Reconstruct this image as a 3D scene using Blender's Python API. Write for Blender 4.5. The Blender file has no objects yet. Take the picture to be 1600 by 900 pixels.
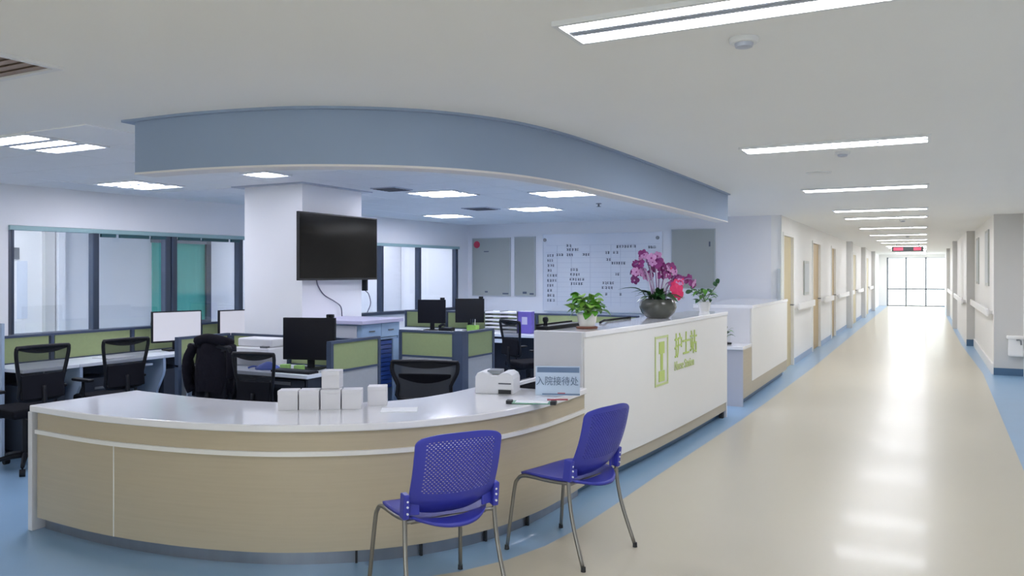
import bpy, math, random
from mathutils import Vector, Matrix
random.seed(7)
SC = bpy.context.scene
C = SC.collection
PI = math.pi

# ------------------------------------------------------------------ camera
cam_d = bpy.data.cameras.new('camera')
cam_d.sensor_width = 36.0
cam_d.lens = 36.0 * 1250.0 / 1600.0
cam_d.shift_y = -23.0 / 1600.0
cam_d.clip_start = 0.05
cam_d.clip_end = 200
cam = bpy.data.objects.new('camera', cam_d)
C.objects.link(cam)
cam.location = (0, 0, 1.55)
cam.rotation_euler = (PI / 2, 0, math.radians(27.366))
SC.camera = cam

# ------------------------------------------------------------------ world, exposure
W = bpy.data.worlds.new('overcast_sky')
SC.world = W
W.use_nodes = True
bg = W.node_tree.nodes['Background']
bg.inputs[0].default_value = (0.93, 0.97, 1.0, 1)
bg.inputs[1].default_value = 4.2
SC.view_settings.view_transform = 'Standard'
SC.view_settings.look = 'None'
SC.view_settings.gamma = 1.0
SC.view_settings.exposure = 0.2
SC.cycles.use_denoising = True
SC.cycles.max_bounces = 10
SC.cycles.diffuse_bounces = 6
SC.cycles.transparent_max_bounces = 16
SC.cycles.sample_clamp_indirect = 6.0
L_CORR = 35.0      # corridor tubes
L_IN = 33.0         # interior panel tubes

# ------------------------------------------------------------------ materials
def lin(c):
    return tuple(((v / 255.0) / 12.92 if v / 255.0 <= 0.04045 else ((v / 255.0 + 0.055) / 1.055) ** 2.4) for v in c)

def mat(name, col, rough=0.5, metal=0.0, var=0.05, scale=6.0, stretch=(1, 1, 1), bump=0.0, coat=0.0,
        emit=None, estr=0.0, spec=0.5, bscale=None):
    m = bpy.data.materials.new(name)
    m.use_nodes = True
    nt = m.node_tree
    b = nt.nodes['Principled BSDF']
    c = lin(col)
    tc = nt.nodes.new('ShaderNodeTexCoord')
    mp = nt.nodes.new('ShaderNodeMapping')
    mp.inputs['Scale'].default_value = stretch
    nt.links.new(tc.outputs['Object'], mp.inputs['Vector'])
    nz = nt.nodes.new('ShaderNodeTexNoise')
    nz.inputs['Scale'].default_value = scale
    nz.inputs['Detail'].default_value = 4
    nt.links.new(mp.outputs['Vector'], nz.inputs['Vector'])
    mx = nt.nodes.new('ShaderNodeMix')
    mx.data_type = 'RGBA'
    nt.links.new(nz.outputs['Fac'], mx.inputs['Factor'])
    mx.inputs['A'].default_value = (*[max(0, v * (1 - var)) for v in c], 1)
    mx.inputs['B'].default_value = (*[min(1, v * (1 + var)) for v in c], 1)
    nt.links.new(mx.outputs['Result'], b.inputs['Base Color'])
    b.inputs['Roughness'].default_value = rough
    b.inputs['Metallic'].default_value = metal
    b.inputs['Specular IOR Level'].default_value = spec
    b.inputs['Coat Weight'].default_value = coat
    b.inputs['Coat Roughness'].default_value = 0.08
    if bump:
        n2 = nt.nodes.new('ShaderNodeTexNoise')
        n2.inputs['Scale'].default_value = bscale or scale * 8
        nt.links.new(mp.outputs['Vector'], n2.inputs['Vector'])
        bp = nt.nodes.new('ShaderNodeBump')
        bp.inputs['Strength'].default_value = bump
        bp.inputs['Distance'].default_value = 0.01
        nt.links.new(n2.outputs['Fac'], bp.inputs['Height'])
        nt.links.new(bp.outputs['Normal'], b.inputs['Normal'])
    if emit:
        b.inputs['Emission Color'].default_value = (*lin(emit), 1)
        b.inputs['Emission Strength'].default_value = estr
    return m

def glass(name, tint, refl=0.06):
    m = bpy.data.materials.new(name)
    m.use_nodes = True
    nt = m.node_tree
    nt.nodes.clear()
    o = nt.nodes.new('ShaderNodeOutputMaterial')
    t = nt.nodes.new('ShaderNodeBsdfTransparent')
    t.inputs[0].default_value = (*lin(tint), 1)
    g = nt.nodes.new('ShaderNodeBsdfGlossy')
    g.inputs['Roughness'].default_value = 0.02
    mx = nt.nodes.new('ShaderNodeMixShader')
    mx.inputs[0].default_value = refl
    nt.links.new(t.outputs[0], mx.inputs[1])
    nt.links.new(g.outputs[0], mx.inputs[2])
    nt.links.new(mx.outputs[0], o.inputs[0])
    return m

def netting(name, col, cover):
    """woven chair mesh: threads with holes between, by a fine wave weave"""
    m = bpy.data.materials.new(name)
    m.use_nodes = True
    nt = m.node_tree
    b = nt.nodes['Principled BSDF']
    b.inputs['Base Color'].default_value = (*lin(col), 1)
    b.inputs['Roughness'].default_value = 0.7
    tr = nt.nodes.new('ShaderNodeBsdfTransparent')
    mx = nt.nodes.new('ShaderNodeMixShader')
    mx.inputs[0].default_value = cover
    nt.links.new(tr.outputs[0], mx.inputs[1])
    nt.links.new(b.outputs[0], mx.inputs[2])
    nt.links.new(mx.outputs[0], nt.nodes['Material Output'].inputs[0])
    return m

M = {}
M['wall'] = mat('painted_wall', (236, 236, 240), 0.7, var=0.02, scale=2, bump=0.05, bscale=180)
M['wall_corr'] = mat('corridor_paint', (242, 241, 239), 0.6, var=0.02, scale=2, bump=0.05, bscale=180)
M['pilaster'] = mat('grey_paint', (205, 204, 202), 0.65, var=0.02, scale=2)
M['ceil'] = mat('ceiling_paint', (240, 240, 238), 0.85, var=0.015, scale=1.2, bump=0.03, bscale=120)
M['tile'] = mat('ceiling_tile', (240, 240, 240), 0.7, var=0.015, scale=4)
M['floor_blue'] = mat('blue_vinyl', (140, 174, 206), 0.28, var=0.05, scale=3, coat=0.1)
M['floor_cream'] = mat('cream_vinyl', (196, 189, 171), 0.31, var=0.02, scale=2.2, coat=0.1)
M['base_blue'] = mat('blue_skirting', (72, 104, 134), 0.4, var=0.04)
M['soffit'] = mat('blue_soffit_paint', (146, 164, 190), 0.55, var=0.03, scale=1.5)
M['soffit_under'] = mat('soffit_underside', (225, 222, 220), 0.7, var=0.02)
M['laminate'] = mat('pale_wood_laminate', (184, 172, 149), 0.42, var=0.07, scale=5, stretch=(0.6, 0.6, 14))
M['solid'] = mat('white_solid_surface', (238, 238, 242), 0.1, var=0.015, scale=10, coat=0.3)
M['white_panel'] = mat('white_lacquer', (233, 232, 230), 0.28, var=0.015, scale=4, coat=0.15)
M['end_panel'] = mat('grey_white_lacquer', (214, 214, 218), 0.3, var=0.015, scale=4)
M['steel'] = mat('brushed_steel', (150, 155, 165), 0.3, metal=0.85, var=0.12, scale=14, stretch=(1, 1, 0.05))
M['tube'] = mat('satin_tube_steel', (140, 138, 134), 0.35, metal=0.9, var=0.06, scale=20)
M['rubber'] = mat('dark_rubber', (40, 42, 46), 0.6)
M['blue_plastic'] = mat('blue_plastic', (54, 60, 164), 0.44, var=0.05, scale=9, bump=0.04, bscale=260)
M['black_plastic'] = mat('black_plastic', (18, 20, 27), 0.5, var=0.1, scale=20, spec=0.25)
M['black_fabric'] = mat('black_fabric', (18, 19, 27), 0.9, spec=0.2, var=0.2, scale=60, bump=0.2, bscale=400)
M['jacket'] = mat('dark_jacket_cloth', (20, 19, 28), 0.9, spec=0.15, var=0.3, scale=14, bump=0.6, bscale=30)
M['net'] = netting('black_netting', (34, 36, 42), 0.62)
M['net_grey'] = netting('grey_netting', (58, 62, 70), 0.85)
M['green_panel'] = mat('green_fabric_panel', (146, 158, 112), 0.8, var=0.06, scale=40, bump=0.15, bscale=300)
M['grey_panel'] = mat('grey_fabric_panel', (168, 170, 172), 0.8, var=0.05, scale=40)
M['frame_dark'] = mat('slate_frame', (62, 74, 96), 0.45, var=0.05)
M['desk_top'] = mat('desk_white_top', (216, 222, 232), 0.3, var=0.02)
M['desk_blue'] = mat('desk_pale_blue', (160, 178, 202), 0.5, var=0.03)
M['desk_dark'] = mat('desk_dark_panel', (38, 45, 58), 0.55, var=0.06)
M['cab_blue'] = mat('cabinet_pale_blue', (150, 176, 206), 0.5, var=0.03)
M['cab_lilac'] = mat('cabinet_lilac_top', (188, 186, 214), 0.4, var=0.03)
M['low_end'] = mat('pale_grey_blue_panel', (186, 188, 198), 0.5, var=0.02)
M['tray_blue'] = mat('navy_trays', (32, 62, 128), 0.4, var=0.08)
M['mullion'] = mat('dark_mullion', (58, 68, 84), 0.4, metal=0.2, var=0.05)
M['teal_rail'] = mat('teal_rail', (150, 180, 184), 0.45, var=0.05)
M['teal_dark'] = mat('teal_track', (38, 78, 84), 0.5, var=0.05)
M['glass'] = glass('clear_glass', (248, 250, 249))
M['teal_curtain'] = mat('teal_curtain', (88, 182, 168), 0.7, var=0.18, scale=3, stretch=(1, 7, 0.3))
M['tv'] = mat('tv_screen', (9, 9, 10), 0.12, var=0.1, spec=0.22)
M['tv_frame'] = mat('tv_bezel', (30, 30, 33), 0.35)
M['screen_on'] = mat('lit_screen', (150, 150, 158), 0.3, var=0.03, scale=5, emit=(222, 222, 232), estr=0.5)
M['screen_off'] = mat('dark_screen', (22, 23, 31), 0.3, var=0.08, spec=0.25)
M['paper'] = mat('white_paper', (236, 238, 242), 0.75, var=0.02)
M['carton'] = mat('white_carton', (222, 221, 226), 0.65, var=0.02, scale=15)
M['device'] = mat('white_device_plastic', (222, 222, 226), 0.4, var=0.02)
M['purple'] = mat('purple_folder', (104, 92, 178), 0.5, var=0.05)
M['blue_cloth'] = mat('blue_plastic_film', (70, 96, 186), 0.4, var=0.3, scale=20)
M['note_green'] = mat('green_note', (150, 190, 110), 0.6)
M['sign_face'] = mat('pale_blue_sign', (188, 208, 232), 0.25, var=0.03, scale=4, coat=0.3)
M['sign_band'] = mat('sign_blue_band', (94, 122, 160), 0.35, var=0.06)
M['sign_text'] = mat('sign_slate_print', (84, 106, 138), 0.5)
M['sign_red'] = mat('sign_red_print', (190, 92, 104), 0.5)
M['green_clear'] = mat('green_acrylic_edge', (120, 176, 150), 0.15, var=0.05)
M['lime'] = mat('lime_letter', (186, 205, 112), 0.45, var=0.03)
M['lime_pale'] = mat('lime_letter_pale', (197, 209, 148), 0.5, var=0.03)
M['board'] = mat('whiteboard', (222, 227, 237), 0.2, var=0.02, scale=2, coat=0.2)
M['board_line'] = mat('whiteboard_line', (200, 206, 220), 0.5)
M['ink'] = mat('marker_ink', (84, 94, 112), 0.6)
M['notice'] = mat('grey_notice_board', (168, 172, 168), 0.35, var=0.03, scale=3)
M['notice_frame'] = mat('notice_frame', (190, 196, 200), 0.4)
M['red'] = mat('red_sticker', (196, 58, 84), 0.5)
M['leaf'] = mat('leaf_green', (86, 150, 46), 0.4, var=0.25, scale=14)
M['leaf_light'] = mat('leaf_light', (142, 186, 86), 0.4, var=0.2, scale=14)
M['leaf_dark'] = mat('leaf_dark', (44, 86, 44), 0.35, var=0.25, scale=12)
M['stem'] = mat('stem_green', (96, 116, 70), 0.5)
M['stem_violet'] = mat('stem_violet', (150, 120, 160), 0.5, var=0.1)
M['stick_pale'] = mat('pale_stick', (214, 200, 222), 0.5)
M['petal'] = mat('magenta_petal', (142, 52, 124), 0.5, var=0.25, scale=30)
M['petal_pale'] = mat('pale_petal', (206, 150, 200), 0.5, var=0.15, scale=30)
M['pink'] = mat('hot_pink_petal', (232, 54, 112), 0.5, var=0.12, scale=30)
M['pot_white'] = mat('white_ceramic', (226, 224, 220), 0.25, var=0.02, coat=0.3)
M['saucer'] = mat('terracotta', (120, 72, 56), 0.6, var=0.1)
M['bowl'] = mat('grey_glazed_bowl', (76, 78, 72), 0.22, var=0.2, scale=10, coat=0.3)
M['soil'] = mat('soil', (46, 38, 32), 0.9, var=0.3, scale=40)
M['door_tan'] = mat('tan_door', (198, 184, 146), 0.45, var=0.06, scale=4, stretch=(6, 6, 0.5))
M['door_brown'] = mat('brown_door', (182, 158, 116), 0.45, var=0.08, scale=4, stretch=(6, 6, 0.5))
M['door_frame'] = mat('white_door_frame', (232, 231, 228), 0.4, var=0.02)
M['rail_white'] = mat('white_handrail', (238, 237, 236), 0.4, var=0.02)
M['metal_grey'] = mat('grey_metal', (130, 134, 140), 0.35, metal=0.6, var=0.05)
M['vent'] = mat('brown_vent', (150, 132, 124), 0.6, var=0.06)
M['vent_dark'] = mat('dark_vent', (74, 76, 84), 0.6)
M['lamp_white'] = mat('white_lamp_housing', (226, 228, 230), 0.4, var=0.02)
M['lamp_refl'] = mat('lamp_reflector', (176, 182, 196), 0.3, var=0.04)
M['tube_warm'] = mat('lamp_tube_neutral', (250, 250, 248), 0.5, emit=(246, 248, 255), estr=L_CORR)
M['tube_cool'] = mat('lamp_tube_cool', (250, 250, 252), 0.5, emit=(240, 241, 255), estr=L_IN)
M['led_case'] = mat('led_sign_case', (38, 44, 44), 0.4)
M['led_red'] = mat('led_red', (170, 60, 80), 0.4, emit=(255, 70, 110), estr=0.45)
M['cable'] = mat('grey_cable', (92, 92, 110), 0.5)
M['dark_frame_far'] = mat('grey_door_frame', (110, 116, 124), 0.4, metal=0.3)

# ------------------------------------------------------------------ mesh helpers
class MB:
    def __init__(self):
        self.v = []
        self.f = []
    def add(self, vs, fs):
        n = len(self.v)
        self.v += [tuple(p) for p in vs]
        self.f += [tuple(i + n for i in q) for q in fs]
        return self
    def box(self, x0, x1, y0, y1, z0, z1):
        return self.add([(x0, y0, z0), (x1, y0, z0), (x1, y1, z0), (x0, y1, z0), (x0, y0, z1), (x1, y0, z1), (x1, y1, z1), (x0, y1, z1)],
                        [(0, 3, 2, 1), (4, 5, 6, 7), (0, 1, 5, 4), (1, 2, 6, 5), (2, 3, 7, 6), (3, 0, 4, 7)])
    def obox(self, c, size, mtx):
        hx, hy, hz = size[0] / 2, size[1] / 2, size[2] / 2
        t = MB().box(-hx, hx, -hy, hy, -hz, hz)
        return self.add([Vector(c) + mtx @ Vector(p) for p in t.v], t.f)
    def cyl(self, p0, p1, r0, r1=None, n=14, cap=True):
        r1 = r0 if r1 is None else r1
        p0, p1 = Vector(p0), Vector(p1)
        d = (p1 - p0).normalized()
        a = d.orthogonal().normalized()
        b = d.cross(a)
        vs = []
        for p, r in ((p0, r0), (p1, r1)):
            for k in range(n):
                t = 2 * PI * k / n
                vs.append(p + a * math.cos(t) * r + b * math.sin(t) * r)
        fs = [(k, (k + 1) % n, n + (k + 1) % n, n + k) for k in range(n)]
        if cap:
            fs += [tuple(reversed(range(n))), tuple(range(n, 2 * n))]
        return self.add(vs, fs)
    def tube(self, pts, r, n=8, closed=False, smooth=0):
        pts = [Vector(p) for p in pts]
        if smooth:
            pts = catmull(pts, smooth, closed)
        m = len(pts)
        vs, fs = [], []
        up = None
        for i, p in enumerate(pts):
            if closed:
                d = pts[(i + 1) % m] - pts[i - 1]
            else:
                d = pts[min(i + 1, m - 1)] - pts[max(i - 1, 0)]
            d.normalize()
            if up is None:
                up = d.orthogonal().normalized()
            up = (up - d * up.dot(d)).normalized()
            b = d.cross(up)
            rr = r(i / max(1, m - 1)) if callable(r) else r
            for k in range(n):
                t = 2 * PI * k / n
                vs.append(p + up * math.cos(t) * rr + b * math.sin(t) * rr)
        for i in range(m if closed else m - 1):
            j = (i + 1) % m
            for k in range(n):
                fs.append((i * n + k, i * n + (k + 1) % n, j * n + (k + 1) % n, j * n + k))
        if not closed:
            fs.append(tuple(reversed(range(n))))
            fs.append(tuple((m - 1) * n + k for k in range(n)))
        return self.add(vs, fs)
    def lathe(self, prof, c=(0, 0, 0), n=28):
        vs, fs = [], []
        for r, z in prof:
            for k in range(n):
                t = 2 * PI * k / n
                vs.append((c[0] + r * math.cos(t), c[1] + r * math.sin(t), c[2] + z))
        for i in range(len(prof) - 1):
            for k in range(n):
                fs.append((i * n + k, i * n + (k + 1) % n, (i + 1) * n + (k + 1) % n, (i + 1) * n + k))
        fs.append(tuple(reversed(range(n))))
        fs.append(tuple((len(prof) - 1) * n + k for k in range(n)))
        return self.add(vs, fs)
    def prism(self, poly, z0, z1):
        n = len(poly)
        vs = [(x, y, z0) for x, y in poly] + [(x, y, z1) for x, y in poly]
        fs = [(k, (k + 1) % n, n + (k + 1) % n, n + k) for k in range(n)]
        fs += [tuple(reversed(range(n))), tuple(range(n, 2 * n))]
        return self.add(vs, fs)
    def band(self, inner, outer, z0, z1):
        """solid between two polylines (same number of xy points)"""
        n = len(inner)
        vs = []
        for (a, b) in zip(inner, outer):
            vs += [(a[0], a[1], z0), (b[0], b[1], z0), (b[0], b[1], z1), (a[0], a[1], z1)]
        fs = []
        for i in range(n - 1):
            p, q = i * 4, (i + 1) * 4
            for k in range(4):
                fs.append((p + k, p + (k + 1) % 4, q + (k + 1) % 4, q + k))
        fs.append((3, 2, 1, 0))
        e = (n - 1) * 4
        fs.append((e, e + 1, e + 2, e + 3))
        return self.add(vs, fs)
    def mesh(self, name):
        me = bpy.data.meshes.new(name)
        me.from_pydata(self.v, [], self.f)
        import bmesh
        bm = bmesh.new()
        bm.from_mesh(me)
        bmesh.ops.recalc_face_normals(bm, faces=bm.faces)
        bm.to_mesh(me)
        bm.free()
        return me
    def build(self, name, m, parent=None, world=False, bevel=0.0, smooth=False, loc=None):
        if world and parent is not None:
            o0 = Vector(parent.location)
            pp = parent.parent
            while pp is not None:
                o0 += Vector(pp.location)
                pp = pp.parent
            self.v = [tuple(Vector(p) - o0) for p in self.v]
        if loc is not None:
            self.v = [tuple(Vector(p) - Vector(loc)) for p in self.v]
        me = self.mesh(name)
        return obj(name, me, m, parent, bevel, smooth, loc)

def obj(name, me, m, parent=None, bevel=0.0, smooth=False, loc=None):
    o = bpy.data.objects.new(name, me)
    C.objects.link(o)
    if not me.materials:
        me.materials.append(M[m] if isinstance(m, str) else m)
    if smooth:
        for p in me.polygons:
            p.use_smooth = True
        if smooth != 'all':
            me.set_sharp_from_angle(angle=math.radians(40))
    if bevel:
        b = o.modifiers.new('bevel', 'BEVEL')
        b.width = bevel
        b.segments = 2
        b.limit_method = 'ANGLE'
        b.angle_limit = math.radians(50)
    if parent is not None:
        o.parent = parent
    if loc is not None:
        o.location = loc
    return o

def catmull(pts, k, closed=False):
    pts = [Vector(p) for p in pts]
    m = len(pts)
    out = []
    for i in range(m if closed else m - 1):
        p1, p2 = pts[i], pts[(i + 1) % m]
        p0 = pts[i - 1] if (closed or i > 0) else p1 * 2 - p2
        p3 = pts[(i + 2) % m] if (closed or i + 2 < m) else p2 * 2 - p1
        for j in range(k):
            t = j / k
            out.append(0.5 * ((2 * p1) + (-p0 + p2) * t + (2 * p0 - 5 * p1 + 4 * p2 - p3) * t * t + (-p0 + 3 * p1 - 3 * p2 + p3) * t ** 3))
    if not closed:
        out.append(pts[-1])
    return out

def tag(o, label=None, cat=None, group=None, kind=None):
    if label: o['label'] = label
    if cat: o['category'] = cat
    if group: o['group'] = group
    if kind: o['kind'] = kind
    return o

def thing(name, label, cat, loc=(0, 0, 0), rz=0.0, group=None):
    o = bpy.data.objects.new(name, None)
    C.objects.link(o)
    o.empty_display_size = 0.1
    o.location = loc
    o.rotation_euler = (0, 0, rz)
    return tag(o, label, cat, group)

def struct(o):
    o['kind'] = 'structure'
    return o

def copy_tree(o, parent=None):
    c = o.copy()
    C.objects.link(c)
    c.parent = parent
    for ch in [x for x in o.children]:
        copy_tree(ch, c)
    return c

def clone(src, loc, rz, label, scale=None):
    c = copy_tree(src)
    c.location = loc
    c.rotation_euler = (0, 0, rz)
    if scale: c.scale = scale
    c['label'] = label
    return c

def text_part(name, body, size, m, parent, loc, rot, depth=0.002, sx=1.0, bold=0.0, align='LEFT'):
    cu = bpy.data.curves.new(name, 'FONT')
    cu.body = body
    cu.size = size
    cu.extrude = depth
    cu.offset = bold
    cu.align_x = align
    t = bpy.data.objects.new(name + '_curve', cu)
    C.objects.link(t)
    dg = bpy.context.evaluated_depsgraph_get()
    dg.update()
    me = bpy.data.meshes.new_from_object(t.evaluated_get(dg))
    bpy.data.objects.remove(t)
    bpy.data.curves.remove(cu)
    for v in me.vertices:
        v.co.x *= sx
    me.materials.clear()
    o = obj(name, me, m, parent)
    o.location = loc
    o.rotation_euler = rot
    return o

def path(pts, step=0.06):
    """smooth polyline resampled by arc length"""
    d = [Vector((p[0], p[1])) for p in catmull([(p[0], p[1], 0) for p in pts], 12)]
    out = [d[0]]
    acc = 0
    for a, b in zip(d, d[1:]):
        acc += (b - a).length
        if acc >= step:
            out.append(b)
            acc = 0
    if (out[-1] - d[-1]).length > 1e-4:
        out.append(d[-1])
    return out

def offset(pl, dist):
    """positive = to the left of the walking direction"""
    out = []
    n = len(pl)
    for i in range(n):
        t = (pl[min(i + 1, n - 1)] - pl[max(i - 1, 0)]).normalized()
        out.append(pl[i] + Vector((-t.y, t.x)) * dist)
    return out

# ================================================================== THE SETTING
CZ = 2.45
struct(MB().box(-11.5, 3.5, -6, 43, -0.1, 0).build('floor', 'floor_blue'))
cream = [(-1.62, 42.0), (-1.65, 13.8), (-1.70, 10.0), (-1.73, 8.63), (-1.83, 5.83), (-1.85, 5.0), (-1.87, 4.5), (-1.92, 4.12), (-2.01, 3.82), (-2.15, 3.56),
         (-2.36, 3.3), (-2.7, 3.02), (-3.1, 2.78), (-3.6, 2.56), (-4.3, 2.36), (-5.2, 2.25), (-9.0, 2.2), (-9.0, -5.9), (0.66, -5.9), (0.68, 7.4), (0.78, 14.3), (0.68, 19.7), (0.62, 42.0)]
struct(MB().prism(cream, 0.0, 0.003).build('floor_walkway', 'floor_cream'))
ceiling = struct(MB().box(-11.5, 3.5, -6, 43, CZ, CZ + 0.12).build('ceiling', 'ceil'))

# inner ceiling tiles (600 grid), children of the ceiling
TX0, TY0, TS = -8.1, 3.1, 0.6
SOFF = path([(-4.12, 3.15), (-3.65, 3.17), (-3.26, 3.24), (-2.98, 3.33), (-2.72, 3.48), (-2.5, 3.66), (-2.32, 3.9), (-2.17, 4.25), (-2.08, 4.75), (-2.04, 5.4), (-2.02, 6.1), (-2.0, 7.6), (-2.0, 9.2)])
lights_in = [(-5.4, 3.4), (-7.05, 5.45), (-4.8, 7.6), (-4.8, 10.0), (-6.6, 10.6)]
hidden_in = [(-3.6, 5.2), (-3.6, 8.2)]
def inside_soffit(x, y):
    if x > -4.14:
        for a, b in zip(SOFF, SOFF[1:]):
            if a.x <= x <= b.x or (x > b.x and b is SOFF[-1]):
                pass
        near = min(SOFF, key=lambda p: (p - Vector((x, y))).length)
        i = SOFF.index(near)
        t = (SOFF[min(i + 1, len(SOFF) - 1)] - SOFF[max(i - 1, 0)]).normalized()
        n = Vector((-t.y, t.x))
        return (Vector((x, y)) - near).dot(n) > 0.14
    return True
tile_me = MB().box(-0.296, 0.296, -0.296, 0.296, -0.006, 0.0).mesh('ceiling_tile')
tile_me.materials.append(M['tile'])
for i in range(10):
    for j in range(16):
        x, y = TX0 + (i + 0.5) * TS, TY0 + (j + 0.5) * TS
        wall_x = -8.3 + 0.7 * (y - 4.0) / 8.9
        if x - 0.3 < wall_x or y > 12.6: continue
        if any(abs(x - a) < 0.55 and abs(y - b) < 0.55 for a, b in lights_in + hidden_in): continue
        if not all(inside_soffit(x + dx, y + dy) for dx in (-0.3, 0.3) for dy in (-0.3, 0.3)): continue
        if x > -5.2 - 0.9 and False: continue
        o = bpy.data.objects.new('ceiling_tile', tile_me)
        C.objects.link(o)
        o.parent = ceiling
        o.location = (x, y, CZ)

# ---- soffit
sof = SOFF
so_out = sof
so_in = offset(sof, 0.13)
s = MB().band(so_in, so_out, 2.14, CZ).build('wall_soffit', 'soffit', smooth=True)
struct(s)
MB().band(offset(sof, 0.14), offset(sof, -0.004), 2.128, 2.14).build('soffit_underside', 'soffit_under', s, smooth=True)
cap = [Vector((-4.2, 3.145))] + sof
MB().band(offset(cap, 0.13), offset(cap, -0.028), CZ - 0.014, CZ).build('soffit_cornice', 'soffit', s, smooth=True)

# ---- pillar
pil = struct(MB().box(-6.22, -5.45, 6.04, 6.97, 0, CZ).build('wall_pillar', 'wall'))
MB().box(-6.36, -5.40, 5.99, 7.10, CZ - 0.02, CZ - 0.006).build('pillar_collar', 'lamp_refl', pil)

# ---- left wall with interior windows (local frame: t along +y, slightly turned)
WA = -math.atan2(0.7, 8.9)
wl = MB()
TH = 0.12
H0, H1 = 0.90, 2.04
for (a, b) in ((-9.5, 0.84), (4.62, 5.55), (8.62, 9.05)):
    wl.box(-TH, 0, a, b, 0, CZ)
for (a, b) in ((0.84, 4.62), (5.55, 8.62)):
    wl.box(-TH, 0, a, b, 0, H0)
    wl.box(-TH, 0, a, b, H1, CZ)
wall_left = struct(wl.build('wall_left', 'wall'))
wall_left.location = (-8.3, 4.0, 0)
wall_left.rotation_euler = (0, 0, WA)

def window(n, posts, a, b, dashes):
    w = thing('window_%d' % n, None, None, (-8.3, 4.0, 0), WA)
    w['kind'] = 'structure'
    MB().box(-0.05, 0.03, a, b, H1 - 0.05, H1 - 0.004).build('head_rail', 'teal_rail', w, bevel=0.004)
    MB().box(-0.10, 0.04, a, b, H0 - 0.02, H0 + 0.03).build('sill', 'mullion', w, bevel=0.004)
    for k, p in enumerate(posts):
        if k == 0:
            MB().box(-0.07, 0.01, p - 0.012, p + 0.012, H0 + 0.03, H1 - 0.05).build('jamb', 'mullion', w)
            continue
        MB().box(-0.07, 0.02, p - 0.03, p + 0.03, H0 + 0.03, H1 - 0.05).build('mullion', 'mullion', w, bevel=0.003)
        MB().box(-0.06, 0.024, p - 0.045, p - 0.03, H0 + 0.03, H1 - 0.05).build('mullion_edge', 'frame_dark', w)
    for p, q in zip(posts, posts[1:]):
        MB().box(-0.040, -0.034, p + 0.03, q - 0.045, H0 + 0.03, H1 - 0.05).build('pane', 'glass', w)
    for p, q in dashes:
        MB().box(0.0, 0.034, p, q, H1 - 0.088, H1 - 0.052).build('track_cover', 'teal_dark', w)
    return w
window(1, [0.88, 1.75, 2.64, 2.73, 3.71, 4.58], 0.84, 4.62, [(1.8, 1.97), (2.02, 2.38), (2.42, 2.60), (2.78, 3.08), (3.12, 3.5), (3.55, 3.68)])
window(2, [5.6, 6.5, 7.47, 8.55], 5.55, 8.62, [])

# room seen through those windows
br = MB()
br.box(-1.72, -1.62, -1.0, 12.5, 0, CZ)
wall_ward = struct(br.build('wall_ward', 'wall'))
wall_ward.location = (-8.3, 4.0, 0)
wall_ward.rotation_euler = (0, 0, WA)
struct_c = MB().box(-1.62, -1.5, 2.0, 2.12, 0, CZ).build('ward_jamb', 'pilaster', wall_ward)
MB().box(-1.62, -1.45, 2.14, 2.22, 0, CZ).build('ward_jamb', 'wall', wall_ward)
dw = thing('door_9', None, None, (-8.3, 4.0, 0), WA)
dw['kind'] = 'structure'
MB().box(-1.615, -1.57, 1.1, 2.0, 0, 2.1).build('leaf', 'rail_white', dw, bevel=0.004)
MB().box(-1.57, -1.545, 1.66, 1.72, 1.72, 1.86).build('closer', 'metal_grey', dw)
MB().box(-1.57, -1.56, 1.70, 1.82, 1.0, 1.7).build('vision_strip', 'desk_top', dw)
wt = thing('window_3', None, None, (-8.3, 4.0, 0), WA)
wt['kind'] = 'structure'
MB().box(-1.618, -1.60, 3.52, 4.40, 0.86, 1.98).build('blind', 'teal_curtain', wt)
for (a, b, c, d) in ((4.38, 4.46, 0.82, 2.02),):
    MB().box(-1.618, -1.56, a, b, c, d).build('frame_side', 'mullion', wt)
MB().box(-1.618, -1.56, 3.50, 4.46, 1.98, 2.04).build('frame_head', 'metal_grey', wt)
MB().box(-1.618, -1.56, 3.50, 4.46, 0.80, 0.86).build('frame_sill', 'mullion', wt)
struct(MB().box(-9.2, -7.55, 13.02, 13.12, 0, CZ).build('wall_ward_end', 'wall'))

# ---- back wall and corridor walls
struct(MB().box(-7.65, -2.14, 12.9, 13.02, 0, CZ).build('wall_back', 'wall'))
CLX = -2.0
cl = MB()
doorsL = [(13.08, 14.22), (16.75, 18.1), (20.3, 21.3)]
y = 12.9
for a, b in doorsL:
    cl.box(CLX - 0.14, CLX, y, a, 0, CZ)
    cl.box(CLX - 0.14, CLX, a, b, 2.2, CZ)
    y = b
cl.box(CLX - 0.14, CLX, y, 42.2, 0, CZ)
wcl = struct(cl.build('wall_corridor_left', 'wall_corr'))
cr = MB()
cr.box(1.30, 1.44, -6, 14.3, 0, CZ)
cr.box(0.92, 1.44, 14.3, 19.7, 0, CZ)
cr.box(0.77, 1.44, 19.7, 42.2, 0, CZ)
struct(cr.build('wall_corridor_right', 'wall_corr'))
wf = MB().box(-11.5, 1.44, -6.1, -6.0, 0, 0.1).box(-11.5, 1.44, -6.1, -6.0, 2.4, CZ).box(-11.3, -3.3, -6.1, -6.0, 0.1, 2.4)
for x in (-11.5, -7.4, -3.3, 1.24):
    wf.box(x, x + 0.2, -6.1, -6.0, 0.1, 2.4)
struct(wf.build('wall_front', 'wall_corr'))
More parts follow.
